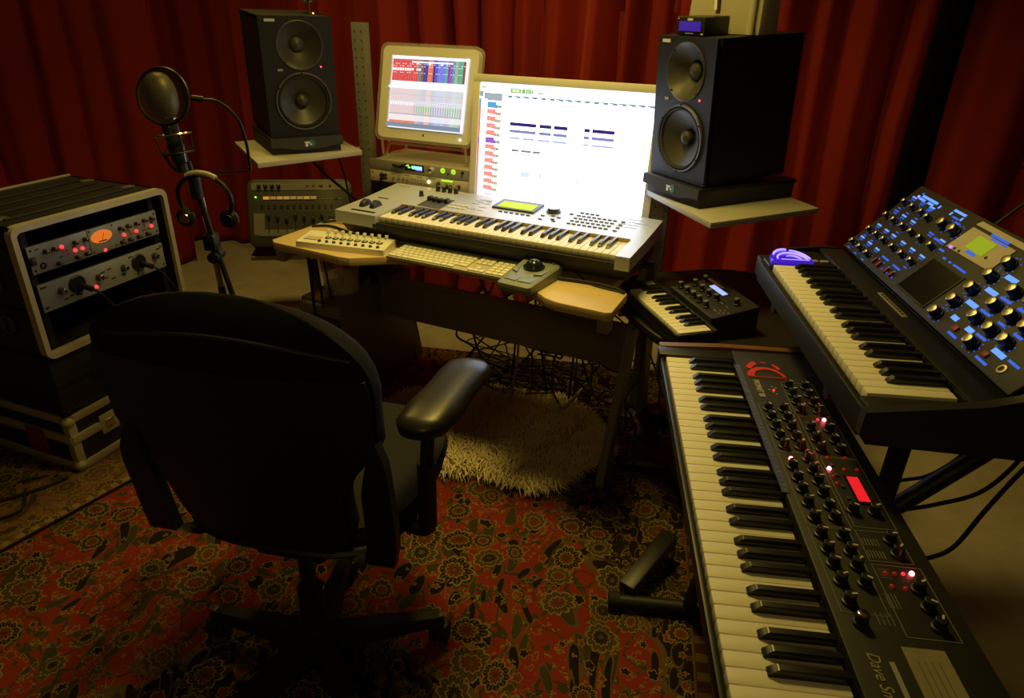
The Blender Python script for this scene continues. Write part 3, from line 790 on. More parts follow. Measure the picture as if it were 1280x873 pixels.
put('power_light', led_mesh(.006, mat('amber_led', (.9, .6, .2), .4, emit=(1, .7, .25), es=4)), t, (.278, -.0005, .0245), (R(90), 0, 0))
t = unit('dark grey unit with a bright multicoloured display on top of the stack', .9005, .0435, mat('gear_grey', (.34, .32, .28), .45, .1))
b = MB(); b.box((.212, -.0008, .026), (.088, .0024, .024), black_gloss); b.box((.226, -.0022, .0275), (.046, .0016, .012), mat('cyan_display', (.2, .6, .7), .4, emit=(.25, .75, 1), es=1.6)); b.box((.208, -.0024, .029), (.016, .0016, .006), mat('mint_display', (.2, .7, .4), .4, emit=(.15, .9, .55), es=1.2)); b.box((.181, -.0024, .033), (.016, .0016, .006), green_ring); b.box((.19, -.0024, .026), (.012, .0016, .005), green_ring); b.box((.235, -.0022, .0195), (.03, .0014, .004), mat('violet_display', (.1, .1, .6), .4, emit=(.25, .2, 1), es=1.2)); b.build('display', t)
put('knob', knob_mesh(.013, .018, silver, cap=steel), t, (.294, -.0003, .0265), (R(90), 0, 0))
rg = MB(); rg.lathe([(.0095, 0), (.0095, -.0016), (.0060, -.0016), (.0060, 0)], green_ring, axis='y', n=20, cap=False); rg.box((0, -.001, .001), (.003, .002, .007), green_ring); rm = rg.mesh('lit_ring')
for x in (.342, .389): put('lit_ring', rm, t, (x, -.0003, .030))
put('button', button_mesh(.006, .006, .004, black_plastic), t, (.366, -.0003, .020), (R(90), 0, 0)); put('knob', knob_mesh(.006, .008, black_plastic), t, (.43, -.0003, .031), (R(90), 0, 0))
b = MB(); b.box((.140, -.006, .026), (.05, .014, .008), black_plastic, bev=.002, rot=(0, R(8), 0)); b.box((.165, -.008, .033), (.03, .012, .006), black_plastic, bev=.002, rot=(0, R(-12), 0)); b.build('jack_plug', t)
# ================================================================== silver workstation keyboard on the desk
MP, MY = (-.467, 2.286, .848), -24.5
t = thing('workstation_keyboard', 'silver sixty-one-key workstation keyboard on the desk in front of the monitors', 'keyboard', MP, MY)
X0, X1, Y1, HB = -.172, .893, .372, .0975
KE = .846; KD = .138
b = MB()
# upper body: left block, right block, rear panel
def slab(x0, x1, y0, y1, z0, z1, zb=None):
    zb = z1 if zb is None else zb
    t_ = [[Vector((x0, y0, z0)), Vector((x1, y0, z0)), Vector((x1, y1, z0)), Vector((x0, y1, z0))], [Vector((x0, y0, z1)), Vector((x1, y0, z1)), Vector((x1, y1, zb)), Vector((x0, y1, zb))]]
    b.loft(t_, silver)
slab(X0, -.002, -.020, KD+.004, -.038, .005, .008); slab(KE+.002, X1, -.020, KD+.004, -.038, .005, .008)
slab(X0, X1, KD+.004, Y1, -.038, .008, .020)
b.box(((X0+X1)/2, (KD+.004+Y1)/2, .006), (.001, .001, .001), silver)
b.build('upper_case', t)
b = MB(); prof = [(-.012, -.040), (.018, -.075), (.06, -HB), (Y1-.01, -HB), (Y1-.004, -.040)]
b.loft([[Vector((x, y, z)) for y, z in prof] for x in (X0+.02, X1-.02)], dark_grey)
b.box(((0+KE)/2, -.012, -.030), (KE+.004, .012, .020), dark_panel); b.box(((0+KE)/2, KD/2, -.035), (KE+.004, KD, .010), dark_panel)
b.box((.010, -.0185, -.030), (.05, .004, .014), black_plastic)
b.build('lower_case', t)
b = MB(); b.box((KE/2, KD+.003, .006), (KE+.002, .003, .010), mat('felt_strip', (.45, .33, .14), .8)); b.build('key_felt', t)
piano(t, 36, 0, depth=KD, z=.0, bdepth=.09)
zp = lambda y: .008+.012*(y-KD)/(Y1-KD)
b = MB()  # printed legends, recesses
def pr_(x, y, w, d, m, dz=.0006, rot=0): b.box((x, y, zp(y)+dz/2), (w, d, dz), m, rot=(R(2.9), 0, R(rot)))
pr_(-.105, .178, .045, .009, dark_print); pr_(-.12, .342, .05, .006, grey_print)
b.loft([[Vector((x, y, zp(y)+.0004)) for x, y in ((.052, .158), (.150, .152), (.150, .265), (.052, .268))], [Vector((x, y, zp(y)+.001)) for x, y in ((.052, .158), (.150, .152), (.150, .265), (.052, .268))]], mat('slider_field', (.07, .068, .065), .6))
for k in range(4): pr_(.064+k*.024, .208, .003, .09, black_plastic, .0014)
for x, y, w in ((.234, .297, .03), (.269, .302, .02), (.235, .264, .03), (.276, .237, .03), (.24, .206, .05), (.284, .202, .02), (.25, .315, .05), (.26, .28, .05)): pr_(x, y, w, .006, grey_print)
for k in range(4): pr_(.80, .335-k*.028, .07, .003, grey_print, .0004)
pr_(.84, .30, .05, .003, grey_print, .0004)
b.build('panel_print', t)
MB().box((.389, .296, .0185), (.160, .098, .008), black_plastic, rot=(R(3), 0, 0)).build('display_surround', t); MB().box((-.075, .012, .0055), (.10, .016, .001), black_plastic).build('ribbon_strip', t)
MB().box((.391, .288, .0225), (.132, .062, .0024), yellow_lcd, rot=(R(3), 0, 0)).build('display', t)
wh = MB(); wh.lathe([(.027, -.0105), (.031, -.006), (.031, .006), (.027, .0105)], black_plastic, axis='x', n=24); wm = wh.mesh('wheel')
for x in (-.112, -.068): put('wheel', wm, t, (x, .078, -.002))
bm_ = button_mesh(.013, .007, .003, dark_grey); bw_ = button_mesh(.016, .008, .003, pale_bezel)
for r_ in range(4):
    for k in range(8): put('button', bm_, t, (.615+k*.0185+.0012*r_, .205+r_*.030, zp(.205+r_*.03)))
for k in range(4): put('button', bm_, t, (.615+k*.0185+.0045, .327, zp(.327)))
for k in range(4): put('button', bm_, t, (.777, .2+k*.031, zp(.2+k*.031)))
for x, y in ((.506, .243), (.512, .205), (.54, .255), (.551, .220), (.565, .245), (.561, .205), (.590, .30)): put('button', bm_, t, (x, y, zp(y)))
for k in range(6): put('button', bm_, t, (.355+k*.021, .222, zp(.222)))
for k in range(4):
    put('button', bw_, t, (.162+k*.020, .222, zp(.222))); put('button', bw_, t, (.165+k*.020, .190, zp(.19)))
put('data_dial', knob_mesh(.026, .014, dark_grey, cap=steel, n=28), t, (.525, .296, zp(.296)))
kk = knob_mesh(.0095, .019, black_plastic, ptr=white_print)
for k in range(4): put('knob', kk, t, (.030+k*.026, .345, zp(.345)))
put('knob', kk, t, (.006, .264, zp(.264)))
sl = MB(); sl.box((0, 0, .008), (.016, .024, .015), black_plastic, bev=.003); sl = sl.mesh('slider_cap')
for k, y in enumerate((.232, .226, .222, .228)): put('slider_cap', sl, t, (.064+k*.024, y, zp(y)))

# ------------------------------------------------------------------ white MIDI controller, computer keyboard, trackball
a = Vector(dk(-1.61, 1.715, 0)); b_ = Vector(dk(-1.293, 1.775, 0)); yaw = math.degrees(math.atan2(b_.y-a.y, b_.x-a.x)); L = (b_-a).length
t = thing('midi_controller', 'white MIDI control box with rows of small dials at the left end of the desk', 'controller', (a.x, a.y, .7505), yaw)
b = MB(); b.loft([[Vector((x, y, z)) for x, y in ((0, 0), (L, 0), (L, .105), (0, .105))] for z in (0,)] + [[Vector((x, y, z)) for x, y, z in ((0, 0, .019), (L, 0, .019), (L, .105, .028), (0, .105, .028))]], white_plastic)
zc = lambda y: .019+.009*y/.105
for k in range(8): b.lathe([(.0120, zc(.055)-.001), (.0120, zc(.055)+.001)], dark_print, (.094+k*.0272, .055, 0), n=18)
b.box((.045, .05, zc(.05)), (.06, .05, .0012), mat('pale_print', (.55, .48, .40), .6)); b.build('housing', t)
kd = knob_mesh(.0062, .010, white_plastic, ptr=dark_print); kb = knob_mesh(.0062, .006, dark_grey)
for k in range(8): put('knob', kd, t, (.094+k*.0272, .055, zc(.055)))
for k in range(9): put('button', kb, t, (.080+k*.0268, .018, zc(.018)))
cap = MB(); cap.lathe([(.005, 0), (.004, .004), (.0062, .006), (.0062, .013), (.004, .014)], white_plastic, n=14); cap = cap.mesh('fader_cap')
for k in range(9): put('fader_cap', cap, t, (.076+k*.0272, .094, zc(.094)))

a = Vector(dk(-1.276, 1.765, 0)); yaw = -24.6
t = thing('computer_keyboard', 'flat white computer keyboard along the front edge of the desk', 'computer keyboard', (a.x, a.y, .7505), yaw)
b = MB(); b.loft([[Vector((x, y, z)) for x, y, z in ((0, 0, 0), (.430, 0, 0), (.430, .138, 0), (0, .138, 0))], [Vector((x, y, z)) for x, y, z in ((0, 0, .008), (.430, 0, .008), (.430, .138, .014), (0, .138, .014))]], mat('keyboard_tray', (.52, .49, .40), .4, var=.03)); b.build('tray', t)
kmeshes = {}
def kc(x, y, w, d=.0165):
    key = round(w, 4)
    if key not in kmeshes:
        q = MB(); q.box((0, 0, .0025), (w, d, .005), white_plastic, bev=.0012); kmeshes[key] = q.mesh('keycap')
    put('keycap', kmeshes[key], t, (x+w/2, y+d/2, .008+.006*(y+.008)/.138), (R(2.5), 0, 0))
p_ = .0191
for row, n, off in ((0, 0, 0), (1, 12, .022), (2, 13, .012), (3, 14, .006), (4, 15, .0)):
    if row == 0:
        x = .005
        for w in (.0235, .0190, .0235, .095, .0235, .019, .0235): kc(x, .005, w); x += w+.0025
        continue
    wfirst = .005+.0165+off
    kc(.005, .005+row*.0205, .0165+off) ; x = .005+.019+off
    while x + .030 < .285: kc(x, .005+row*.0205, .0165); x += p_
    kc(x, .005+row*.0205, .2865-x)
for k in range(14): kc(.005+k*.0203, .1125, .0178, )
for k in range(3):
    for j in (3, 4): kc(.300+k*p_, .005+j*.0205, .0165)
    kc(.300+k*p_, .1125, .0165); kc(.300+k*p_, .005, .0165)
kc(.300+p_, .0255, .0165)
for k in range(3):
    for j in range(0, 6): kc(.364+k*.0205, .005+j*.0213, .0178)

a = Vector(dk(-.771, 1.80, 0))
t = thing('trackball', 'grey-green trackball with a large dark ball on the desk', 'trackball', (a.x, a.y, .7505), DYAW-4)
t.scale = (.93, .93, .93)
b = MB()
out = [(-.058, -.115), (-.050, -.122), (.050, -.122), (.060, -.112), (.070, .06), (.066, .10), (.045, .118), (-.045, .118), (-.066, .10), (-.070, .06)]
grn = mat('trackball_grey', (.20, .23, .20), .45, var=.06)
b.loft([[Vector((x*k, y*k, z(y))) for x, y in out] for k, z in ((1, lambda y: 0), (1.02, lambda y: .012), (1.0, lambda y: .026+.014*(y+.12)/.24), (.90, lambda y: .031+.016*(y+.12)/.24))], grn); b.build('housing', t)
b = MB()
rings = []
for k in range(7):
    a_ = PI/2*k/6; rings.append((.031*math.cos(a_), .041+.030*math.sin(a_)))
b.lathe([(.036, .036), (.036, .046), (.031, .046)]+rings[1:], mat('trackball_ball', (.012, .017, .028), .18), (0, .022, 0), n=28); b.build('ball', t)
for sx in (-1, 1):
    b = MB(); b.prism([(sx*.040, .055), (sx*.060, .050), (sx*.054, -.03), (sx*.030, -.040), (sx*.041, -.005), (sx*.043, .03)], .037, .042, grn, bev=.001); b.build('button', t)
    b = MB(); b.prism([(sx*.003, -.045), (sx*.030, -.045), (sx*.048, -.04), (sx*.048, -.095), (sx*.003, -.10)], .031, .035, grn, bev=.001); b.build('button', t)
sb = MB(); sb.box((0, 0, .002), (.010, .013, .004), mat('soft_grey', (.10, .11, .09), .5), bev=.001); sb = sb.mesh('small_button')
for k in range(6): put('small_button', sb, t, (-.045+k*.018, .090-.02*abs(k-2.5)/2.5*.5, .046))

# ================================================================== long black synthesizer (right foreground)
PP, PY = (.343, 1.349, .814), -96
t = thing('synthesizer', 'long black synthesizer with red display and wooden cheek, in the right foreground', 'synthesizer', PP, PY)
KE, KD = .846, .138
b = MB()
b.box((KE/2+.01, .143+.085, -.040), (KE+.10, .165, .096), dark_panel, bev=.003)                 # control panel block
b.box((KE/2+.01, .090, -.056), (KE+.10, .110, .058), black_plastic, bev=.002); b.box((KE/2+.01, .045, -.024), (KE+.10, .098, .005), black_plastic)                        # keybed
b.box((KE/2+.01, -.0080, -.015), (KE+.10, .009, .024), black_plastic, bev=.002)                      # front lip
b.box((-.022, .065, -.025), (.04, .16, .060), black_plastic, bev=.002); b.box((KE+.032, .065, -.025), (.055, .16, .06), black_plastic, bev=.002)
b.build('case', t)
for x in (-.052, KE+.072):
    MB().prism([(-.012, -.026), (-.012, .006), (.12, .013), (.308, .013), (.308, -.09), (.05, -.09)], -.010, .010, wood_brown, bev=.003).build('wooden_cheek', t, loc=(x, 0, 0), rot=(R(90), 0, R(90)))
piano(t, 36, 0, depth=KD, z=0, bdepth=.092)
ZP = .0082
b = MB()
def ln(x0, y0, x1, y1, w=.0011, m=line_print):
    d = Vector((x1-x0, y1-y0, 0)); b.box(((x0+x1)/2, (y0+y1)/2, ZP+.0002), (d.length, w, .0005), m, rot=(0, 0, math.atan2(d.y, d.x)))
def fr_(x0, y0, x1, y1): ln(x0, y0, x1, y0); ln(x1, y0, x1, y1); ln(x1, y1, x0, y1); ln(x0, y1, x0, y0)
fr_(.097, .222, .222, .285); fr_(.192, .158, .350, .216); fr_(.228, .224, .356, .288); fr_(.352, .158, .540, .222); fr_(.544, .158, .705, .216)
fr_(.543, .226, .605, .285); fr_(.612, .226, .735, .290); fr_(.36, .228, .535, .288)
for x0, n_ in ((.555, 6), (.580, 6)):
    for k in range(n_): ln(x0+.004, .229+k*.0042, x0+.019, .229+k*.0042, .0012)
for k in range(5): ln(.62+k*.004, .230, .62+k*.004, .245, .0009)
for k in range(4): ln(.700, .20+k*.006, .72, .20+k*.006, .0009); ln(.665, .224+k*.004, .690, .224+k*.004, .0009)
for x, y in ((.12, .200), (.125, .206), (.133, .192), (.142, .198), (.150, .203)): b.box((x, y, ZP+.0005), (.004, .004, .001), grey_print)
# white maker plate, blue text ribbon along the keys
b.box((.80, .193, ZP+.0004), (.05, .006, .0006), grey_print)
b.build('panel_print', t)
b = MB(); b.box((.790, .237, ZP+.0006), (.078, .050, .0012), mat('maker_plate', (.24, .21, .13), .55, var=.25, scale=40))
for k in range(4): b.box((.795, .224+k*.008, ZP+.0014), (.05, .0016, .0006), mat('plate_print', (.16, .14, .10), .6))
b.build('maker_plate', t)
b = MB(); b.box((.250, .1455, ZP+.0006), (.436, .0125, .0012), blue_strip)
for k in range(36): b.box((.042+k*.012, .1455+.001*math.sin(k*2.1), ZP+.0014), (.006, .004+.002*math.sin(k*1.7), .0006), mat('ribbon_print', (.13, .13, .20), .6))
b.build('ribbon', t)
# red planet emblem: two arcs on a dark blue/red oval
red_print = mat('red_print', (.62, .035, .03), .5); bl = mat('navy_print', (.02, .02, .10), .5)
b = MB()
def arc(cx, cy, rx_, ry_, a0, a1, w0, w1, m, dz, n=20):
    # angle 0 = +y (towards the rear), measured in the panel plane
    o_, i_ = [], []
    for k in range(n+1):
        a = R(a0+(a1-a0)*k/n); w = w0+(w1-w0)*k/n
        o_.append((cx-rx_*math.cos(a), cy+ry_*math.sin(a))); i_.append((cx-(rx_-w)*math.cos(a), cy+(ry_-w)*math.sin(a)))
    pts = o_+list(reversed(i_))
    for k in range(n): b.prism([o_[k], o_[k+1], i_[k+1], i_[k]], ZP, ZP+dz, m)
b.prism([(.076-.070*math.cos(R(a)), .200+.040*math.sin(R(a))) for a in range(-45, 46, 9)], ZP, ZP+.0005, bl)
arc(.076, .200, .070, .043, -60, -22, .012, .014, red_print, .0012); arc(.076, .200, .068, .042, 32, 58, .006, .009, red_print, .0012); arc(.076, .200, .064, .040, -2, 12, .004, .004, red_print, .0011)
arc(.083, .199, .046, .040, -84, 82, .015, .006, red_print, .0014); b.box((.0815, .199, ZP+.0006), (.005, .076, .0012), mat('dark_red_print', (.30, .02, .02), .5))
b.build('emblem', t)
text_mesh('lettering', "PROPHET '08", .0165, mat('letter_white', (.60, .56, .46), .6), t, (.128, .1725, ZP+.0003), (0, 0, 0), shear=.25, xs=.72)
text_mesh('lettering', "Dave Smith", .020, mat('letter_cream', (.30, .26, .15), .6), t, (.806, .1735, ZP+.0003), (0, 0, 0), shear=.3, xs=.9)
K = [(.117, .232), (.117, .264), (.149, .232), (.149, .264), (.180, .232), (.180, .264), (.210, .232), (.210, .264), (.213, .172), (.213, .200), (.244, .172), (.244, .200), (.276, .172), (.276, .200), (.308, .172), (.308, .200), (.338, .172), (.338, .200), (.273, .234), (.273, .266), (.308, .234), (.308, .266), (.339, .234), (.339, .266), (.398, .172), (.372, .203), (.430, .172), (.404, .203), (.459, .172), (.434, .203), (.492, .172), (.463, .203), (.527, .172), (.496, .203), (.523, .203), (.500, .236), (.500, .267), (.562, .172), (.562, .203), (.594, .172), (.594, .203), (.621, .172), (.621, .203), (.653, .172), (.653, .203), (.688, .172), (.561, .268), (.589, .268), (.654, .270), (.685, .270), (.716, .270)]
km = knob_mesh(.0090, .0165, black_plastic, ptr=white_print, skirt=1.08)
for x, y in K: put('knob', km, t, (x, y, ZP), (0, 0, random.uniform(-1.2, 1.2)))
put('knob', knob_mesh(.0095, .018, black_plastic, cap=steel), t, (.722, .175, ZP))
l_h, l_m, l_d = led_mesh(.0034, red_led_hot), led_mesh(.0026, mat('red_led_mid', (.4, .02, .02), .4, emit=(1, .03, .05), es=1.3)), led_mesh(.0032, red_led_dim)
for x, y in ((.236, .269), (.372, .176), (.392, .233), (.624, .274)): put('led', l_h, t, (x, y, ZP))
for x, y in ((.135, .2), (.182, .247), (.178, .275), (.315, .183), (.310, .213), (.344, .211), (.237, .257), (.626, .262)): put('led', l_m, t, (x, y, ZP))
for x, y in ((.378, .218), (.392, .257), (.390, .278), (.414, .233), (.433, .233), (.36, .239), (.358, .269), (.628, .250), (.628, .238), (.654, .254), (.652, .238), (.262, .262), (.252, .236), (.245, .246), (.350, .22)): put('led', l_d, t, (x, y, ZP))
b = MB(); b.box((.445, .2625, ZP+.001), (.070, .026, .002), black_gloss); b.box((.444, .2625, ZP+.0024), (.062, .0175, .0012), red_glow); b.build('display', t)
bt = button_mesh(.006, .006, .004, dark_grey)
for x in (.38, .41, .44, .47): put('button', bt, t, (x, .240, ZP))

# stand under it
t = thing('keyboard_stand', 'black tubular stand under the long black synthesizer, feet on the rug', 'stand', (.45, 1.45, .0125))
def wl(p): return (p[0]-.45, p[1]-1.45, p[2]-.0125)
b = MB(); b.tube([wl((.285, 1.385, .038)), wl((.66, 1.345, .038))], .019, black_metal, n=14); b.build('foot_bar', t)
b = MB(); b.tube([wl((.40, 2.03, .038)), wl((.74, 1.965, .038))], .019, black_metal, n=14); b.build('foot_bar', t)
for p, q in (((.285, 1.385, .038), (.315, 1.382, .038)), ((.40, 2.03, .038), (.43, 2.025, .038)), ((.63, 1.348, .038), (.66, 1.345, .038)), ((.71, 1.97, .038), (.74, 1.965, .038))):
    b = MB(); b.tube([wl(p), wl(q)], .0235, rubber, n=14); b.build('rubber_foot', t)
b = MB(); b.tube([wl((.50, 1.363, .045)), wl((.50, 1.16, .70))], .018, black_metal, n=12)
b.build('leg', t)
b = MB(); b.tube([wl((.57, 2.0, .045)), wl((.47, .66, .70))], .016, black_metal, n=12); b.build('leg', t)
b = MB(); b.tube([wl((.48, .70, .045)), wl((.52, 1.25, .70))], .016, black_metal, n=12); b.build('leg', t)
b = MB(); b.box(wl((.41, 1.49, .075)), (.05, .24, .045), black_plastic, bev=.006, rot=(R(8), 0, R(-40))); b.build('pedal_block', t)
for y in (1.20, .68):
    b = MB(); b.tube([wl((.36, y+.02, .705)), wl((.66, y-.01, .705))], .014, black_metal, n=12); b.build('support_arm', t)

# ================================================================== tilted-panel synthesizer with blue markings
VP, VY = (.62, 1.553, .964), -95
t = thing('synthesizer', 'black synthesizer with a raised tilted panel full of blue lit markings', 'synthesizer', VP, VY)
KE, KD = .611, .138
b = MB()
XA, XB = -.130, .648
b.box(((XA+XB)/2, .232, -.043), (XB-XA, .476, .050), black_plastic, bev=.004)
b.prism([(-.050, -.020), (XB, -.020), (XB, -.005), (-.058, -.005)], -.058, -.008, mat('lip_black', (.008, .008, .009), .55, spec=.3), bev=.004)
b.prism([(-.062, -.008), (-.004, -.008), (-.004, .142), (XA, .142), (XA, .040)], -.03, -.003, black_plastic, bev=.003); b.box(((KE+.002+XB)/2, .065, -.018), (XB-KE-.002, .155, .03), black_plastic, bev=.003)
b.box(((XA+XB)/2, .172, -.005), (XB-XA, .056, .026), black_plastic, bev=.003)
b.build('case', t)
MB().loft([[Vector((XB+dx_, y, z)) for y, z in ((-.022, -.004), (.15, .02), (.20, .035), (.36, .185), (.44, .185), (.47, .0), (.47, -.080), (-.010, -.060), (-.022, -.045))] for dx_ in (.0015, .020)], black_plastic).build('end_cheek', t)
MB().loft([[Vector((XA-dx_, y, z)) for y, z in ((.04, -.003), (.15, .010), (.19, .010), (.22, -.04), (.47, -.04), (.47, -.075), (.05, -.065))] for dx_ in (.0015, .012)], black_plastic).build('end_cheek', t)
b = MB(); b.box((.240, .178, .0085), (.130, .011, .002), mat('badge_plate', (.42, .37, .24), .4, .5), bev=.0006)
for k in range(9): b.box((.19+k*.0125, .178, .0098), (.007, .005, .0008), dark_print)
b.build('badge', t)
piano(t, 26, 3, depth=KD, z=0, bdepth=.094)
# lit wheel at the left end of the keys
b = MB()
dome = lambda k, z: [Vector((-.012-k*.088*math.sin(R(a)), .048+k*.050*math.cos(R(a)), z)) for a in range(0, 181, 9)]
b.loft([dome(1, -.003), dome(1, .004), dome(.94, .008), dome(.80, .010)], violet_glow); wv_ = b.build('lit_wheel', t)
b = MB()
def swoosh(rx_, ry_, a0, a1, w, cx_=-.012):
    pts = []
    for q_ in range(19):
        a = R(a0+(a1-a0)*q_/18); pts.append((cx_-rx_*math.sin(a), .048-ry_*math.cos(a), .0105))
    b.tube(pts, lambda f: w*.62*(.45+.55*math.sin(PI*(.10+.7*f))), violet_bright, n=6)
swoosh(.078, .044, 28, 92, .0055); swoosh(.076, .044, 100, 168, .0038); swoosh(.050, .036, 4, 170, .0050); swoosh(.030, .020, 60, 165, .0032)
b.tube([(-.014, .020, .0095), (-.014, .085, .0095)], .0018, violet_bright, n=6)
b.build('light_trace', wv_)
wb = button_mesh(.014, .018, .004, mat('dusky_button', (.30, .25, .20), .5))
for y in (.108, .132): put('button', wb, t, (-.045, y, -.003))
# tilted panel
tilt = 47
pn = bpy.data.objects.new('control_panel', bpy.data.meshes.new('control_panel')); COL.objects.link(pn); pn.parent = t
pn.location = (-.120, .200, .020); pn.rotation_euler = (R(tilt), 0, 0)
MB().loft([[Vector((x, y, z)) for y, z in ((.205, -.03), (.215, .0), (.335, .150), (.40, .150), (.44, .0), (.44, -.03))] for x in (-.10, .615)], black_plastic).build('panel_support', t)
k_s = knob_mesh(.0078, .015, black_plastic, cap=mat('brass_cap', (.62, .55, .36), .3, .9)); k_b = knob_mesh(.0125, .018, black_plastic, cap=MATS['brass_cap'])
for x, y in ((.022, .159), (.068, .159), (.115, .159), (.150, .156), (.020, .112), (.064, .112), (.114, .112), (.160, .112), (.206, .112), (.258, .112), (.025, .064), (.070, .064), (.112, .064), (.165, .064), (.214, .064), (.261, .064), (.022, .019), (.070, .019), (.117, .019)):
    put('knob', k_s, pn, (x, y, 0))
for x, y in ((.214, .161), (.261, .161), (.468, .162), (.468, .127), (.468, .091), (.468, .056), (.466, .020), (.546, .163), (.546, .127), (.546, .091), (.546, .056), (.597, .127), (.597, .092), (.597, .056), (.596, .021), (.643, .127), (.643, .091), (.643, .056), (.69, .127), (.69, .091)):
    put('knob', k_b, pn, (x, y, 0))
b = MB(); b.box((.367, .106, -.018), (.752, .216, .036), dark_panel, bev=.003)
def bq(x, y, w, h, m=blue_mark, dz=.0005): b.box((x, y, dz/2), (w, h, dz), m)
rnd = random.Random(4)
def ringmarks(x, y, r, n, s=.0022, p=1.):
    for k in range(n):
        a = R(-50+280*k/(n-1))
        if rnd.random() < p: bq(x+r*math.cos(a), y+r*math.sin(a), s, s)
for x, y in ((.022, .159), (.068, .159), (.115, .159), (.020, .112), (.064, .112), (.114, .112), (.165, .064), (.214, .064), (.261, .064), (.022, .019), (.070, .019), (.117, .019), (.025, .064), (.070, .064), (.112, .064), (.206, .112), (.258, .112)):
    ringmarks(x, y, .0125, 9, .0020, .45)
    bq(x, y+.0225, .022, .0040, blue_mark_bright if (x*1000) % 3 < 1.4 else blue_mark); bq(x+.003, y+.0165, .018, .0024)
    if rnd.random() < .5: bq(x-.004, y-.016, .014, .0026)
for x, y in ((.468, .127), (.468, .091), (.468, .056), (.466, .020), (.546, .163), (.546, .127), (.546, .091), (.546, .056), (.597, .127), (.597, .092), (.597, .056), (.596, .021), (.643, .127), (.643, .091), (.643, .056), (.69, .127), (.69, .091), (.468, .162), (.214, .161), (.261, .161)):
    ringmarks(x, y, .0180, 11, .0024, .8)
for x, y, w in ((.499, .071, .034), (.501, .107, .034), (.503, .143, .034), (.505, .035, .020), (.558, .035, .022), (.651, .036, .034)): bq(x, y, w, .0095, blue_mark_bright)
for x, y, w in ((.542, .073, .032), (.544, .109, .032), (.591, .038, .03), (.641, .074, .024), (.692, .038, .03), (.592, .074, .02), (.542, .010, .030), (.642, .010, .034), (.592, .110, .024), (.642, .110, .024)): bq(x, y, w, .0048)
bq(.078, .194, .075, .0062, blue_mark_bright); bq(.052, .186, .030, .0055, blue_mark_bright); bq(.095, .186, .026, .0055, blue_mark_bright); bq(.034, .198, .008, .005)
bq(.132, .190, .006, .008, blue_mark_bright)
for k in range(5): bq(.112+.002*k, .178-.006*k, .018-.002*k, .003)
bq(.208, .200, .050, .0055, blue_mark_bright); bq(.186, .190, .006, .008, blue_mark_bright); bq(.232, .190, .006, .008, blue_mark_bright); bq(.213, .186, .026, .0042); bq(.235, .179, .022, .004)
bq(.240, .130, .024, .005); bq(.286, .118, .02, .0045)
for k, w in enumerate((.012, .010, .020, .030)): bq(.318+k*.024, .108, w, .0042)
bq(.398, .108, .012, .003); bq(.175, .037, .036, .0042); bq(.235, .037, .036, .0042)
for k in range(8): bq(.16+.014*k, .028-.012*(k % 2), .004, .004)
pn.data = b.mesh('control_panel')
sw_ = MB().box((0, 0, .003), (.007, .014, .006), red_cap, bev=.001).mesh('switch')
for x in (.156, .183, .224, .250): put('switch', sw_, pn, (x, .019, 0))
b = MB(); b.prism([(.285, .129), (.288, .188), (.441, .188), (.444, .133)], 0, .0022, mat('cream_plate', (.50, .45, .33), .5)); b.prism([(.284, .195), (.290, .206), (.560, .206), (.564, .195)], 0, .0016, MATS['cream_plate'])
b.box((.378, .1925, .0008), (.060, .005, .0016), blue_mark); b.box((.388, .185, .0025), (.055, .003, .001), blue_mark); b.box((.361, .142, .0026), (.030, .006, .0012), blue_mark)
for x, y in ((.313, .134), (.331, .134), (.405, .150)): b.lathe([(.003, .002), (.003, .004)], dark_print, (x, y, 0), n=10)
b.build('display_plate', pn)
MB().box((.362, .163, .0032), (.062, .032, .0022), green_lcd).build('display', pn)
b = MB()
for c, d in (((.358, .012), (.124, .004)), ((.358, .098), (.124, .004)), ((.297, .055), (.004, .09)), ((.419, .055), (.004, .09))): b.box((c[0], c[1], .001), (d[0], d[1], .002), black_plastic)
b.box((.358, .055, .0004), (.118, .082, .0008), black_gloss); b.build('touch_pad', pn)
b = MB(); b.lathe([(.0085, 0), (.0085, .002), (.0050, .0022), (.0045, .0004)], MATS['brass_cap'], (.687, .021, 0), n=20, cap=False); b.build('jack_socket', pn)
rb = button_mesh(.014, .010, .004, red_cap)
for x in (.533, .636): put('button', rb, pn, (x, .022, 0))
for x, y in ((.301, .132), (.036, .187)): put('led', led_mesh(.0032, violet_led), pn, (x, y, .0022))
# its stand
t = thing('keyboard_stand', 'black tubular stand carrying the tilted blue-lit synthesizer on the right', 'stand', (.95, 1.25, 0))
def wl(p): return (p[0]-.95, p[1]-1.25, p[2])
n_ = lambda x, y: tuple(Matrix.Rotation(R(VY), 3, 'Z') @ Vector((x, y, 0)))[:2]
def vw(x, y, z): q = n_(x, y); return (VP[0]+q[0], VP[1]+q[1], z)
for x in (.06, .46):
    b = MB(); b.tube([wl(vw(x, .0, .878)), wl(vw(x, .44, .878))], .014, black_metal, n=10); b.build('support_arm', t)
    b = MB(); b.tube([wl(vw(x, .02, .02)), wl(vw(x, .50, .02))], .018, black_metal, n=10); b.build('foot_bar', t)
    b = MB(); b.tube([wl(vw(x, .16, .03)), wl(vw(x, .16, .866))], .019, black_metal, n=12); b.build('upright', t)
b = MB(); b.tube([wl(vw(.46, .16, .60)), wl(vw(.44, .42, .866))], .017, black_metal, n=12); b.build('brace', t)
b = MB(); b.tube([wl(vw(.06, .16, .12)), wl(vw(.46, .16, .12))], .014, black_metal, n=12); b.build('crossbar', t)
b = MB(); c_ = wl(vw(.46, .16, .58)); b.lathe([(.0, -.035), (.028, -.034), (.032, -.02), (.032, .02), (.028, .034), (0, .035)], black_plastic, c_, n=20); b.build('lock_knob', t)
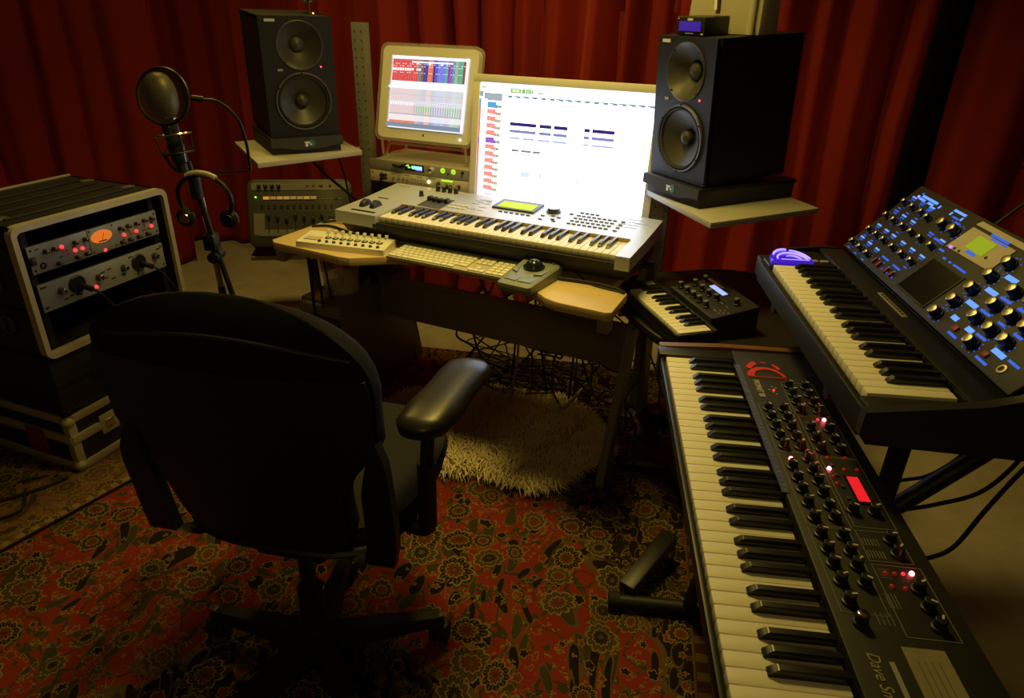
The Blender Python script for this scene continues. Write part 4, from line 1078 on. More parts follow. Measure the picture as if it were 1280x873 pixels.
# ================================================================== round table, small synth module and mini keyboard
TC = (.675, 2.045); TZ = .648
t = thing('side_table', 'low black table with a rounded top between the desk and the synthesizers', 'table', (TC[0], TC[1], 0))
def sq(k, z, n=72):
    out = []
    for q_ in range(n):
        a = 2*PI*q_/n; c, s_ = math.cos(a), math.sin(a); h = .322*k
        x, y = h*math.copysign(abs(c)**(2/3.3), c), h*math.copysign(abs(s_)**(2/3.3), s_); r_ = R(15)
        out.append(Vector((x*math.cos(r_)-y*math.sin(r_), x*math.sin(r_)+y*math.cos(r_), z)))
    return out
b = MB(); b.loft([sq(.96, TZ-.028), sq(.99, TZ-.024), sq(1, TZ-.012), sq(1, TZ+.004), sq(.985, TZ+.006), sq(.965, TZ+.001), sq(.5, TZ)], mat('table_black', (.016, .0155, .014), .5)); b.build('tabletop', t)
b = MB(); b.lathe([(.20, .0), (.20, .012), (.05, .03), (.032, .06), (.032, TZ-.03), (.09, TZ-.026)], black_metal, n=28); b.build('pedestal', t)
SP, SY = (.372, 2.041, .70), -74.2
t = thing('keyboard_controller', 'small black twenty-five-key keyboard on the low black table', 'keyboard', SP, SY)
b = MB(); b.box((.1445, .052, -.036), (.419, .128, .026), black_plastic, bev=.003)
b.box((-.034, .052, -.012), (.062, .128, .026), black_plastic, bev=.003); b.box((.3465, .052, -.012), (.015, .128, .026), black_plastic, bev=.003); b.box((.1445, .107, -.008), (.419, .012, .028), black_plastic, bev=.002)
b.box((.1445, -.009, -.018), (.419, .005, .026), black_plastic)
b.build('case', t)
piano(t, 15, 0, pitch=.0225, depth=.100, bdepth=.064, bh=.009)
wb = button_mesh(.014, .030, .004, mat('pale_grey_button', (.28, .27, .25), .5)); gb = button_mesh(.016, .022, .003, dark_grey)
for y in (.083,): put('button', wb, t, (-.022, y, .001)); put('button', wb, t, (-.040, y, .001))
for y in (.010, .034, .058): put('button', gb, t, (-.030, y, .001), (0, 0, R(90)))
t = thing('synthesizer_module', 'black desktop synthesizer module with knobs and a white-blue display on the round table', 'synthesizer', SP, SY)
b = MB(); b.loft([[Vector((x, y, z)) for x, y, z in ((.055, .116, -.0515), (.305, .116, -.0515), (.305, .268, -.0515), (.055, .268, -.0515))], [Vector((x, y, z)) for x, y, z in ((.055, .116, .018), (.305, .116, .018), (.305, .268, .042), (.055, .268, .042))]], dark_panel)
b.build('case', t)
zt = lambda y: .018+.024*(y-.116)/.152
b = MB(); b.box((.18, .1185, .0195), (.25, .008, .004), dark_grey, bev=.001)
for k in range(7): b.box((.08+k*.03, .150+.0*k, zt(.15)+.0004), (.016, .0016, .0008), grey_print, rot=(R(9), 0, 0))
for k in range(7): b.box((.08+k*.03, .190, zt(.19)+.0004), (.014, .0016, .0008), grey_print, rot=(R(9), 0, 0))
for k in range(6): b.box((.265+.006*k, .150+.012*(k % 3), zt(.150+.012*(k % 3))+.0005), (.004, .004, .001), grey_print)
b.box((.10, .245, zt(.245)+.0006), (.09, .009, .0012), mat('amber_print', (.34, .15, .03), .6), rot=(R(9), 0, 0)); b.build('panel_print', t)
b = MB(); b.box((.150, .225, zt(.225)+.0008), (.090, .026, .0016), black_gloss, rot=(R(9), 0, 0)); b.box((.150, .225, zt(.225)+.002), (.080, .018, .0016), blue_display, rot=(R(9), 0, 0)); b.build('display', t)
km = knob_mesh(.0100, .020, black_plastic, cap=mat('grey_cap', (.16, .15, .13), .4), ptr=white_print)
for x, y in ((.075, .140), (.115, .140), (.152, .140), (.19, .140), (.23, .140), (.082, .185), (.125, .185), (.165, .185), (.205, .188), (.070, .225), (.262, .220)): put('knob', km, t, (x, y, zt(y)), (R(9), 0, random.uniform(-1, 1)))
# ================================================================== office chair
CP, CY_ = (-.462, 1.21, .0125), -11
t = thing('office_chair', 'black high-back office chair seen from behind in the middle of the room', 'chair', CP, CY_)
HBX, HBY = .0145, -.038
b = MB(); b.lathe([(.0, .072), (.045, .074), (.05, .085), (.046, .12), (.040, .15), (.030, .155)], chair_plastic, (HBX, HBY, 0), n=24); hub = b.build('hub', t)
for k in range(5):
    a = R(18+72*k+11); d = Vector((math.cos(a), math.sin(a), 0)); n = Vector((-d.y, d.x, 0)); o0 = Vector((HBX, HBY, 0))
    b = MB(); b.loft([[o0+d*r_+n*w*s1+Vector((0, 0, z+h*s2)) for s1, s2 in ((-1, -1), (1, -1), (.7, 1), (-.7, 1))] for r_, w, z, h in ((.03, .034, .100, .026), (.17, .026, .092, .020), (.29, .019, .076, .014), (.312, .014, .073, .010))], chair_plastic)
    leg = b.build('leg', t, ang=50)
    b = MB(); cpos = o0+d*.302
    b.cyl(cpos+Vector((0, 0, .050)), cpos+Vector((0, 0, .066)), .009, chair_plastic)
    for s_ in (-1, 1): b.lathe([(.010, -.008), (.026, -.009), (.028, -.004), (.028, .004), (.026, .009), (.010, .008)], rubber, tuple(cpos+Vector((0, 0, .028))+Vector((s_*.014, 0, 0))), 'x', 20)
    b.lathe([(.029, -.004), (.0295, .006), (.022, .020), (0, .024)], chair_plastic, tuple(cpos+Vector((0, 0, .036))), n=18); b.build('caster', leg)
    MB().lathe([(.012, .083), (.010, .088), (0, .0895)], mat('leg_cap', (.10, .10, .09), .4), tuple(cpos), n=14).build('leg_cap', leg)
b = MB(); b.cyl((HBX, HBY, .14), (HBX, HBY, .27), .029, chair_plastic, n=20); b.cyl((HBX, HBY, .26), (HBX, HBY, .41), .018, black_metal, n=16); b.build('column', t)
b = MB(); b.box((0, .05, .408), (.17, .26, .05), chair_plastic, bev=.015); b.build('mechanism', t)
def ellipse_ring(hw, y0, y1, z, p=3.2, n=40, cx=-.018):
    out = []
    cy, hy = (y0+y1)/2, (y1-y0)/2
    for k in range(n):
        a = 2*PI*k/n; c, s_ = math.cos(a), math.sin(a)
        out.append(Vector((cx+hw*math.copysign(abs(c)**(2/p), c), cy+hy*math.copysign(abs(s_)**(2/p), s_), z)))
    return out
b = MB(); b.loft([ellipse_ring(.20, -.07, .40, .425), ellipse_ring(.262, -.108, .42, .430), ellipse_ring(.272, -.116, .43, .442), ellipse_ring(.268, -.11, .425, .450)], chair_plastic); b.build('seat_shell', t)
b = MB(); b.loft([ellipse_ring(.262, -.08, .43, .450), ellipse_ring(.276, -.09, .445, .466), ellipse_ring(.270, -.085, .44, .490), ellipse_ring(.24, -.06, .41, .504), ellipse_ring(.13, .03, .32, .507)], seat_fabric); b.build('seat', t)
CX = -.014
HWP = [(.45, .14), (.48, .172), (.52, .186), (.60, .190), (.66, .198), (.71, .232), (.74, .262), (.76, .270), (.82, .270), (.88, .272), (.92, .265), (.955, .246), (.985, .210), (1.005, .172), (1.022, .122), (1.032, .07), (1.036, .03)]
def hw(z):
    for (a, p), (c, q) in zip(HWP, HWP[1:]):
        if z <= c:
            f = max(0, (z-a)/(c-a)); return p+(q-p)*f
    return HWP[-1][1]
def yb(x, z):
    u = (x-CX)/.27
    base = -.112-.070*math.sin(PI/2*min(1, max(0, (z-.45)/.32))) - .020*max(0, z-.75)/.28
    return base + .034*u*u
zs = [.45, .48, .52, .56, .60, .64, .68, .72, .76, .80, .84, .88, .91, .94, .96, .98, .995, 1.008, 1.018, 1.026, 1.032, 1.036]
def sheet(m, name, off, thick, inset, zlist, crest):
    b = MB(); nx = 26; rings = []
    for z in zlist:
        h = max(.012, hw(z)-inset); back, front = [], []
        q = max(0, (z-.955)/.081)
        for i in range(nx+1):
            s_ = -1+2*i/nx; x = CX+h*math.sin(s_*PI/2)*(1+.09*max(0, -s_)*max(0, min(1, (z-.86)/.08)))
            ed = (1-abs(s_)**7)
            y0 = yb(x, z)+off; th = thick*(.3+.7*ed)
            if crest: y0 += .052*q**1.8; th *= max(.06, 1-q**2.4)
            back.append(Vector((x, y0, z))); front.append(Vector((x, y0+th, z)))
        rings.append(back+list(reversed(front)))
    b.loft(rings, m); return b.build(name, t, ang=60)
sheet(chair_plastic, 'back_shell', 0, .020, .004, [z for z in zs if z < .93], False)
sheet(chair_black, 'backrest', .014, .062, 0, zs, True)
b = MB(); pts = []
for i in range(37):
    s_ = -1+2*i/36; x = CX+.238*s_; z = .945+.030*math.cos(s_*PI/2)
    pts.append((x, yb(x, z)+.014+.052*max(0, (z-.955)/.081)**1.8-.001, z))
b.tube(pts, .0042, mat('piping', (.022, .021, .018), .6), n=8); b.build('piping', t)
for sx in (-1, 1):
    b = MB(); rings = []
    for z, xo, w, y in ((.436, .15, .026, -.06), (.438, .205, .028, -.090), (.452, .248, .032, -.104), (.50, .254, .032, -.110), (.58, .254, .031, -.126), (.66, .252, .029, -.146), (.70, .252, .025, -.152), (.74, .250, .018, -.150), (.79, .232, .004, -.135)):
        cx_ = -.02+max(0, z-.45)/.26*.024
        rings.append([Vector((cx_+sx*xo+p*w, y+q*.012, z)) for p, q in ((-1, -1), (1, -1), (1, 1), (-1, 1))])
    b.loft(rings, chair_plastic); b.build('back_frame', t, ang=60)
    px_ = sx*.282-.004
    b = MB(); b.tube([(sx*.20, .05, .432), (sx*.262, .05, .420), (px_, .05, .435), (px_, .05, .50)], .020, chair_plastic, n=14, smooth=5); b.cyl((px_, .05, .43), (px_, .055, .60), .021, chair_plastic, n=18); b.cyl((px_, .055, .59), (px_, .075, .676), .015, black_metal, n=16)
    arm = b.build('arm_post', t)
    b = MB(); rings = []
    for y, w, h, z in ((.020, .012, .004, .690), (.028, .036, .018, .690), (.055, .056, .027, .690), (.12, .061, .030, .692), (.20, .056, .029, .695), (.26, .058, .029, .697), (.31, .057, .027, .698), (.335, .040, .018, .698), (.345, .014, .004, .698)):
        xo = px_+sx*(.0-.010+.14*(y-.05))
        rings.append([Vector((xo+w*math.copysign(abs(math.cos(2*PI*k/20))**.75, math.cos(2*PI*k/20)), y, z+h*math.copysign(abs(math.sin(2*PI*k/20))**.8, math.sin(2*PI*k/20)))) for k in range(20)])
    b.loft(rings, leather); b.build('arm_pad', arm, ang=70)

# ================================================================== road cases and rack gear
RP, RKY = (-1.463, 1.946, 0), 69.3
def rw(x, y, z): return lf((RP[0], RP[1], 0), RKY, x, y, z)
RZ = .0235   # top of the brown rug
X0, X1, DP = -.040, .522, .46
def edged(b, x0, x1, y0, y1, z0, z1, w=.030, m=None):
    m = m or case_alu; e = .003
    for y in (y0, y1):
        for z in (z0, z1): b.box(((x0+x1)/2, y+(w/2-e if y == y0 else -w/2+e), z+(w/2-e if z == z0 else -w/2+e)), (x1-x0+2*e, w, w), m, bev=.003)
    for x in (x0, x1):
        for z in (z0, z1): b.box((x+(w/2-e if x == x0 else -w/2+e), (y0+y1)/2, z+(w/2-e if z == z0 else -w/2+e)), (w, y1-y0+2*e, w), m, bev=.003)
        for y in (y0, y1): b.box((x+(w/2-e if x == x0 else -w/2+e), y+(w/2-e if y == y0 else -w/2+e), (z0+z1)/2), (w, w, z1-z0+2*e), m, bev=.003)
def corner_caps(t, x0, x1, y0, y1, z0, z1, r=.021):
    q = MB(); q.lathe([(0, -r), (r*.6, -r*.8), (r, -r*.2), (r, r*.2), (r*.6, r*.8), (0, r)], case_alu, n=14); me = q.mesh('corner_cap')
    for x in (x0+.008, x1-.008):
        for y in (y0+.008, y1-.008):
            for z in (z0+.012, z1-.012): put('corner_cap', me, t, (x, y, z))
t = thing('road_case', 'low road case with pale metal edges and ball corners, bottom of the stack', 'case', rw(0, 0, RZ), RKY)
b = MB(); b.box(((X0+X1)/2, DP/2, .1075), (X1-X0-.006, DP-.006, .205), case_black); b.build('body', t)
b = MB(); edged(b, X0, X1, 0, DP, .003, .212); b.box(((X0+X1)/2, -.001, .125), (X1-X0, .012, .030), case_alu, bev=.002); b.box((X0, DP/2, .125), (.012, DP, .030), case_alu, bev=.002); b.build('metal_edging', t)
corner_caps(t, X0, X1, 0, DP, .010, .205)
for x in (.10, .38):
    b = MB(); b.box((x, -.006, .125), (.07, .006, .075), case_alu, bev=.004); b.box((x, -.011, .125), (.03, .008, .03), steel, bev=.003); b.build('latch', t)
b = MB(); b.box((X0-.006, .17, .09), (.006, .09, .10), mat('sticker_red', (.20, .03, .02), .6), bev=.001); b.build('sticker', t)
t = thing('road_case', 'all-black road case between the low metal-edged case and the rack', 'case', rw(0, 0, .2365+.004), RKY)
b = MB(); b.box(((X0+X1)/2, DP/2, .108), (X1-X0-.004, DP-.004, .216), case_black, bev=.004); b.build('body', t)
b = MB(); edged(b, X0+.002, X1-.002, .002, DP-.002, .003, .213, .018, black_metal); b.box((.24, -.002, .12), (X1-X0, .008, .02), black_metal, bev=.002); b.build('metal_edging', t)
b = MB(); b.box((.12, -.006, .12), (.06, .008, .07), black_metal, bev=.003); b.build('latch', t)
b = MB(); b.box((.36, -.004, .12), (.12, .006, .08), black_plastic, bev=.003); b.tube([(.31, -.010, .12), (.32, -.022, .12), (.40, -.022, .12), (.41, -.010, .12)], .006, black_metal, n=8, smooth=4); b.build('handle', t)

B0, B1 = .460, .888
t = thing('rack_case', 'open-fronted black rack case with a pale metal front frame, top of the stack', 'case', rw(0, 0, 0), RKY)
b = MB(); th = .012
b.box((X0+th/2, DP/2, (B0+B1)/2), (th, DP, B1-B0), case_black); b.box((X1-th/2, DP/2, (B0+B1)/2), (th, DP, B1-B0), case_black)
b.box(((X0+X1)/2, DP/2, B1-th/2), (X1-X0, DP, th), case_black); b.box(((X0+X1)/2, DP/2, B0+th/2), (X1-X0, DP, th), case_black); b.box(((X0+X1)/2, DP-th/2, (B0+B1)/2), (X1-X0, th, B1-B0), case_black)
for k in range(4): b.box(((X0+X1)/2, .10+k*.085, B1+.003), (X1-X0-.10, .045, .008), case_black, bev=.003)
b.build('body', t)
def rrect2(x0, z0, x1, z1, r, n=6):
    return rrect(x0, z0, x1, z1, r, n)
b = MB()
o_, i_ = rrect2(X0-.006, B0-.002, X1+.006, B1+.004, .030), rrect2(X0+.011, B0+.017, X1-.011, B1-.016, .016)
frame(b, o_, i_, -.016, .012, mat('frame_metal', (.62, .57, .44), .38, .3, var=.1)); b.build('front_frame', t)
for x in (.006, .476): MB().box((x, .018, (B0+B1)/2), (.02, .004, B1-B0-.05), black_metal).build('rack_rail', t)
b = MB(); b.box((X0-.002, DP-.01, (B0+B1)/2), (.014, .02, B1-B0), case_alu, bev=.002); b.box((X0-.001, .24, B0+.16), (.010, .42, .012), black_metal, bev=.002); b.box(((X0+X1)/2, DP-.008, B1+.002), (X1-X0, .014, .008), case_alu, bev=.002); b.build('side_trim', t)
for y, z in ((.13, .70), (.13, .56)):
    b = MB(); b.lathe([(.0, -.006), (.032, -.006), (.034, -.002), (.034, .001)], mat('latch_plate', (.12, .10, .07), .45, .6), (X0-.002, y, z), 'x', 24); b.box((X0-.010, y, z), (.006, .012, .045), black_metal, bev=.002); b.build('latch', t)
for x, y in ((.02, .10), (.48, .10), (.02, .30), (.48, .30)):
    b = MB(); b.box((x-.01, y, B1+.004), (.045, .03, .009), mat('pad_olive', (.10, .085, .05), .5), bev=.003); b.build('stacking_foot', t)

def gear(label, z0, z1, m):
    t = thing('rack_preamp', label, 'audio unit', rw(0, 0, z0), RKY, group='silver units in the rack case')
    h = z1-z0
    b = MB(); b.box((.2413, .16, h/2), (.436, .27, h-.006), black_metal); b.build('housing', t)
    b = MB(); b.box((.2413, .010, h/2), (.4826, .008, h-.001), m, bev=.001)
    for x in (.010, .4726):
        for z in (.012, h-.012): b.lathe([(.004, 0), (.004, -.0015)], dark_print, (x, .006, z), 'y', 8)
    b.build('faceplate', t)
    return t
t = gear('silver rack unit with an orange needle meter and red lamps, upper unit', .729, .817, silver_face)
K = lambda x, z: (x, .006, z-.729)
ks = knob_mesh(.0072, .016, black_plastic, cap=steel); kc_ = knob_mesh(.0085, .017, black_plastic, cap=steel)
for x, z in ((.054, .791), (.082, .790), (.154, .790), (.191, .791), (.085, .741), (.151, .742), (.185, .744), (.326, .791), (.358, .791), (.392, .791), (.426, .793), (.457, .792), (.322, .743), (.355, .744), (.391, .744), (.429, .744)): put('knob', ks, t, K(x, z), (R(90), 0, 0))
l1, l2 = led_mesh(.0062, mat('red_lamp', (.5, .03, .03), .4, emit=(1, .05, .05), es=1.6)), led_mesh(.004, red_led_dim)
for x, z in ((.109, .790), (.150, .766), (.176, .765), (.253, .736), (.337, .765), (.388, .765), (.454, .766)): put('lamp', l1, t, K(x, z), (R(90), 0, 0))
for x, z in ((.126, .764), (.100, .785), (.363, .765), (.275, .742), (.44, .762), (.112, .776)): put('lamp', l2, t, K(x, z), (R(90), 0, 0))
b = MB(); b.box((.253, .0045, .047), (.098, .004, .082), silver_face, bev=.001)
for x in (.21, .296):
    for z in (.012, .082): b.lathe([(.003, 0), (.003, -.0025)], dark_print, (x, .003, z), 'y', 8)
b.build('meter_plate', t)
b = MB(); n = 24; b.loft([[Vector((.250+.040*math.cos(2*PI*k/n), y, .056+.021*math.sin(2*PI*k/n))) for k in range(n)] for y in (.003, .0005)], orange_glow); b.box((.254, .0002, .053), (.0014, .0006, .026), dark_print, rot=(0, R(25), 0)); b.box((.250, .0002, .041), (.03, .0006, .004), dark_print); b.build('needle_meter', t)
b = MB(); b.box((.008, .004, .043), (.020, .006, .026), black_plastic, bev=.002); b.box((.008, .0005, .043), (.012, .004, .018), dark_grey, bev=.001); b.build('power_switch', t)
b = MB(); b.lathe([(.010, 0), (.010, -.003), (.006, -.003), (.005, .001)], black_plastic, (.037, .006, .021), 'y', 18, cap=False); b.build('jack_socket', t)
b = MB()
for x, z in ((.03, .075), (.10, .03), (.12, .045), (.205, .025), (.15, .050), (.34, .05), (.42, .03), (.46, .05), (.33, .02)): b.box((x, .0056, z), (.014, .0012, .0035), dark_print)
b.build('panel_print', t)
t = gear('silver rack unit with two plugged microphone leads, lower unit', .603, .695, silver_face)
K = lambda x, z: (x, .006, z-.603)
kl = knob_mesh(.0115, .018, dark_grey, cap=steel)
for x, z in ((.069, .655), (.206, .655), (.306, .656), (.439, .658), (.361, .633), (.123, .628)): put('knob', kl if x in (.069, .206, .306, .439) else ks, t, K(x, z), (R(90), 0, 0))
for x, z in ((.189, .626), (.418, .628)): put('lamp', l1, t, K(x, z), (R(90), 0, 0))
put('lamp', led_mesh(.0035, violet_led), t, K(.167, .628), (R(90), 0, 0))
for x, z in ((.127, .657), (.370, .655)):
    b = MB(); c = K(x, z); b.lathe([(.030, .0), (.030, -.003), (.026, -.006), (.0, -.006)], black_plastic, c, 'y', 28)
    b.cyl((c[0]+.004, -.000, c[2]-.004), (c[0]+.010, -.045, c[2]-.012), .0095, black_metal); b.tube([(c[0]+.010, -.045, c[2]-.012), (c[0]+.02, -.07, c[2]-.03), (c[0]+.05, -.09, c[2]-.10), (c[0]+.06, -.07, c[2]-.14)], .0035, cable_black, n=6, smooth=4); b.build('microphone_plug', t)
b = MB()
for x, z in ((.02, .08), (.012, .015), (.225, .062), (.232, .040), (.25, .065), (.26, .030), (.30, .030), (.34, .08), (.39, .065), (.08, .02), (.10, .025), (.46, .075)): b.box((x, .0056, z), (.016, .0012, .005), dark_print)
b.build('panel_print', t)

# ================================================================== microphone on its stand, pop filter, headphones
MX, MYY = -.90, 1.98
t = thing('microphone_stand', 'black microphone stand with a boom arm beside the rack cases', 'stand', (MX, MYY, 0))
b = MB(); b.lathe([(0, 0), (.13, 0), (.135, .006), (.12, .018), (.03, .026), (.02, .04), (0, .04)], black_metal, n=32); b.build('base', t)
b = MB(); b.cyl((0, 0, .035), (-.012, 0, .70), .011, black_metal); b.cyl((-.012, 0, .68), (-.028, 0, 1.05), .0085, steel); b.build('pole', t)
b = MB(); b.tube([(.045, -.01, .55), (-.005, -.01, .84), (-.04, -.012, 1.085)], .0085, black_metal, n=10); b.build('boom_arm', t)
b = MB(); b.cyl((-.01, -.03, .80), (-.01, .03, .80), .017, black_plastic); b.box((-.016, -.004, .845), (.036, .045, .05), black_plastic, bev=.006); b.build('clutch', t)
MB().cyl((-.03, -.015, .98), (-.028, -.015, 1.06), .018, black_plastic).build('swivel', t)
t = thing('microphone', 'black studio microphone in a shock mount on the stand', 'microphone', (MX-.055, MYY-.02, 1.075))
lean = Euler((R(-4), R(-9), 0)).to_matrix()
def lp(x, y, z): return tuple(lean @ Vector((x, y, z)))
b = MB(); 
def lathe_l(prof, m, n=24):
    rings = [[lean @ Vector((r_*math.cos(2*PI*k/n), r_*math.sin(2*PI*k/n), h)) for k in range(n)] for r_, h in prof]
    b.loft(rings, m)
lathe_l([(.012, .0), (.020, .008), (.0225, .03), (.0225, .120), (.020, .128)], mat('mic_chrome', (.05, .05, .055), .16, .6)); b.build('body', t)
b = MB(); lathe_l([(.018, .128), (.030, .138), (.040, .160), (.0435, .190), (.041, .215), (.032, .236), (.018, .247), (.0, .250)], mat('mic_grille', (.34, .31, .21), .45, .5, var=.4, scale=300), n=32); lathe_l([(.0235, .124), (.0245, .128), (.0235, .132)], steel); b.build('grille', t)
b = MB()
for z, r_ in ((.035, .042), (.085, .050)):
    b.tube([lp(r_*math.cos(2*PI*k/24), r_*math.sin(2*PI*k/24), z) for k in range(25)], .0028, steel if z > .06 else black_metal, n=6)
for k in range(4):
    a = PI/4+k*PI/2; b.tube([lp(.042*math.cos(a), .042*math.sin(a), .035), lp(.050*math.cos(a), .050*math.sin(a), .085)], .0025, black_metal, n=6)
    b.tube([lp(.050*math.cos(a), .050*math.sin(a), .085), lp(.024*math.cos(a+.7), .024*math.sin(a+.7), .065), lp(.042*math.cos(a), .042*math.sin(a), .035)], .0014, rubber, n=5)
b.cyl(lp(0, 0, -.02), lp(0, 0, .012), .016, black_plastic); b.tube([lp(-.012, .0, -.02), lp(-.030, 0, .0), lp(-.042, 0, .035)], .005, black_metal, n=8); b.build('shock_mount', t)
# pop filter in front of the capsule
PFc = Vector((-.925, 1.865, 1.272))
t = thing('pop_filter', 'round black mesh pop filter on a gooseneck in front of the microphone', 'pop filter', tuple(PFc))
nrm = (Vector((-.1, -1, .22))).normalized(); ua = nrm.cross(Vector((0, 0, 1))).normalized(); va = ua.cross(nrm)
b = MB(); b.tube([tuple(ua*.070*math.cos(2*PI*k/48)+va*.070*math.sin(2*PI*k/48)) for k in range(49)], .0042, black_plastic, n=8); b.build('hoop', t)
b = MB(); b.loft([[ua*.069*math.cos(2*PI*k/48)+va*.069*math.sin(2*PI*k/48)+nrm*o for k in range(48)] for o in (-.0006, .0006)], mesh_fabric); b.build('mesh_screen', t)
b = MB(); q = lambda x, y, z: tuple(Vector((x, y, z))-PFc)
b.cyl(q(-.853, 1.870, 1.270), q(-.826, 1.877, 1.266), .008, black_plastic); b.tube([q(-.830, 1.877, 1.266), q(-.790, 1.89, 1.258), q(-.752, 1.90, 1.215), q(-.742, 1.91, 1.15), q(-.745, 1.92, 1.075)], .0042, black_metal, n=8, smooth=6)
b.tube([q(-.745, 1.92, 1.075), q(-.80, 1.94, 1.065), q(-.905, 1.965, 1.055)], .0030, black_metal, n=6); b.build('gooseneck', t)
# headphones hanging on the stand
HC = Vector((-.895, 1.935, .985))
t = thing('headphones', 'headphones with a pale headband hanging on the microphone stand', 'headphones', tuple(HC))
b = MB(); pts = [(.082*math.cos(R(a)), -.012*math.cos(R(a)), .070*math.sin(R(a))) for a in range(-35, 216, 10)]
band = mat('headband', (.50, .46, .34), .5)
b.tube(pts, lambda f: .0065, black_plastic, n=8); b.build('headband', t)
b = MB(); b.tube([(.086*math.cos(R(a)), -.016*math.cos(R(a)), .0745*math.sin(R(a))) for a in range(58, 123, 8)], .0085, band, n=8); b.build('head_pad', t)
for a, s_ in ((-38, 1), (218, -1)):
    x, z = .080*math.cos(R(a)), .070*math.sin(R(a)) - .012
    b = MB(); b.lathe([(.0, -.012), (.020, -.011), (.027, -.004), (.027, .006), (.020, .012), (0, .012)], black_plastic, (x, -.004, z), 'y', 24); b.lathe([(.016, -.0115), (.014, -.015), (0, -.015)], steel if s_ < 0 else black_metal, (x, -.004, z), 'y', 18); b.build('ear_cup', t)

# ================================================================== mixer on a low bench (left rear)
BX, BY, BYAW = -1.285, 3.20, 8
t = thing('low_bench', 'low dark bench with a pale edge behind the desk, carrying the mixer', 'bench', (BX, BY, 0), BYAW)
b = MB(); b.box((.30, .10, .367), (.62, .24, .024), mat('bench_top', (.035, .03, .025), .5), bev=.002); b.box((.30, -.022, .366), (.62, .008, .022), shelf_board, bev=.001); b.build('bench_top', t)
for x in (.26, .57):
    for y in (.06, .18): MB().box((x, y, .178), (.022, .022, .356), black_metal, bev=.002).build('leg', t)
t = thing('mixing_console', 'grey control mixer with a row of orange lit buttons leaning upright behind the desk', 'mixer', (BX+.0, BY, .380), BYAW)
t.rotation_euler = (R(62), 0, R(BYAW))
W_, D_ = .505, .33; off = Vector((-.015, .022, 0))
mg = mat('mixer_grey', (.055, .054, .046), .5, var=.05); mp_ = mat('mixer_panel', (.22, .21, .18), .5); md_ = mat('mixer_dark', (.05, .048, .042), .5)
def oxy(p): return (p[0]+off.x, p[1]+off.y)
b = MB(); pts = [(.03, 0), (.475, 0), (.492, .03), (.505, .30), (.49, .325), (.47, .335), (.035, .335), (.012, .325), (0, .30), (.012, .03)]
b.prism([oxy(p) for p in pts], 0, .060, mg, bev=.010); b.build('housing', t)
b = MB()
b.prism([oxy(p) for p in rrect(.025, .278, .482, .318, .014)], .0602, .0622, mp_); b.prism([oxy(p) for p in ((.035, .05), (.46, .05), (.465, .175), (.03, .175))], .0602, .0620, md_); b.prism([oxy(p) for p in ((.06, .055), (.40, .055), (.40, .085), (.07, .085))], .0621, .0624, mp_); b.prism([oxy(p) for p in ((.035, .060), (.085, .060), (.085, .165), (.035, .165))], .0621, .0626, mp_)
for k in range(8): b.box((off.x+.105+k*.042, off.y+.115, .0625), (.004, .095, .001), black_plastic)
for k in range(3): b.box((off.x+.29+k*.03, off.y+.298, .0628), (.012, .006, .001), dark_print)
for k in range(5): b.box((off.x+.36+k*.022, off.y+.235, .0622), (.012, .004, .0012), grey_print)
for k in range(24): b.box((off.x+.075+(k % 12)*.03, off.y+.190+.012*(k//12), .0610), (.012, .006, .002), black_plastic)
b.build('panel', t)
lit = [button_mesh(.028, .014, .005, mat('lit_%d' % i, c, .5, emit=e, es=s_)) for i, (c, e, s_) in enumerate((((.6, .35, .08), (1, .5, .08), .38), ((.4, .3, .15), (1, .55, .15), .16), ((.5, .35, .12), (1, .55, .12), .24)))]
for k in range(8): put('lit_button', lit[(0, 1, 2, 2, 1, 1, 2, 1)[k]], t, (off.x+.095+k*.032, off.y+.240, .0605))
km = knob_mesh(.010, .016, black_plastic, ptr=white_print)
for k in range(4): put('knob', km, t, (off.x+.062+k*.031, off.y+.298, .0622))
fc = MB(); fc.box((0, 0, .006), (.014, .022, .012), black_plastic, bev=.003); fc = fc.mesh('fader_cap')
for k in range(8): put('fader_cap', fc, t, (off.x+.105+k*.042, off.y+.150-.008*(k % 3), .0625))
put('led', led_mesh(.004, green_led), t, (off.x+.045, off.y+.245, .0605)); put('led', led_mesh(.003, green_led), t, (off.x+.118, off.y+.298, .0625))
for x, y in ((.45, .298), (.43, .235), (.36, .298), (.40, .298)): put('button', button_mesh(.01, .008, .004, black_plastic), t, (off.x+x, off.y+y, .0622))

# ================================================================== computer tower, jar, black box
WP, WY = (-.645, 2.345, 0), -25
t = thing('computer_tower', 'dark brown-grey computer tower standing on the floor under the left of the desk', 'computer', (WP[0], WP[1], .0125), WY)
TW, TD, TH = .19, .475, .475
b = MB(); b.box((-TW/2, TD/2, TH/2), (TW, TD, TH), tower_grey, bev=.006); b.build('cabinet', t)
b = MB(); b.loft([[Vector((x, y, z)) for y, z in ((.001, TH-.012), (-.010, TH-.020), (-.016, TH-.040), (-.016, TH-.055), (.001, TH-.060))] for x in (-TW+.004, -.004)], tower_lip); b.box((-TW/2, -.003, TH-.085), (TW-.012, .006, .040), mat('tower_bay', (.06, .055, .045), .4, .4), bev=.002); b.box((-TW/2, -.002, .18), (TW-.012, .006, .34), tower_grey, bev=.002)
b.build('front_bezel', t)
q = lf((WP[0], WP[1], 0), WY, -.085, .120, .0125+TH)
t = thing('glass_jar', 'round clear glass bowl with a candle standing on the computer tower', 'jar', q)
b = MB(); prof = [(.0, .0), (.066, .0), (.070, .004), (.070, .115), (.067, .115), (.0665, .008), (0, .006)]; b.lathe(prof, jar_glass, n=40, cap=False); b.build('glass', t)
b = MB(); b.lathe([(0, .0075), (.065, .0075), (.065, .032), (0, .030)], mat('dark_wax', (.30, .28, .22), .5), n=36); b.build('wax', t)
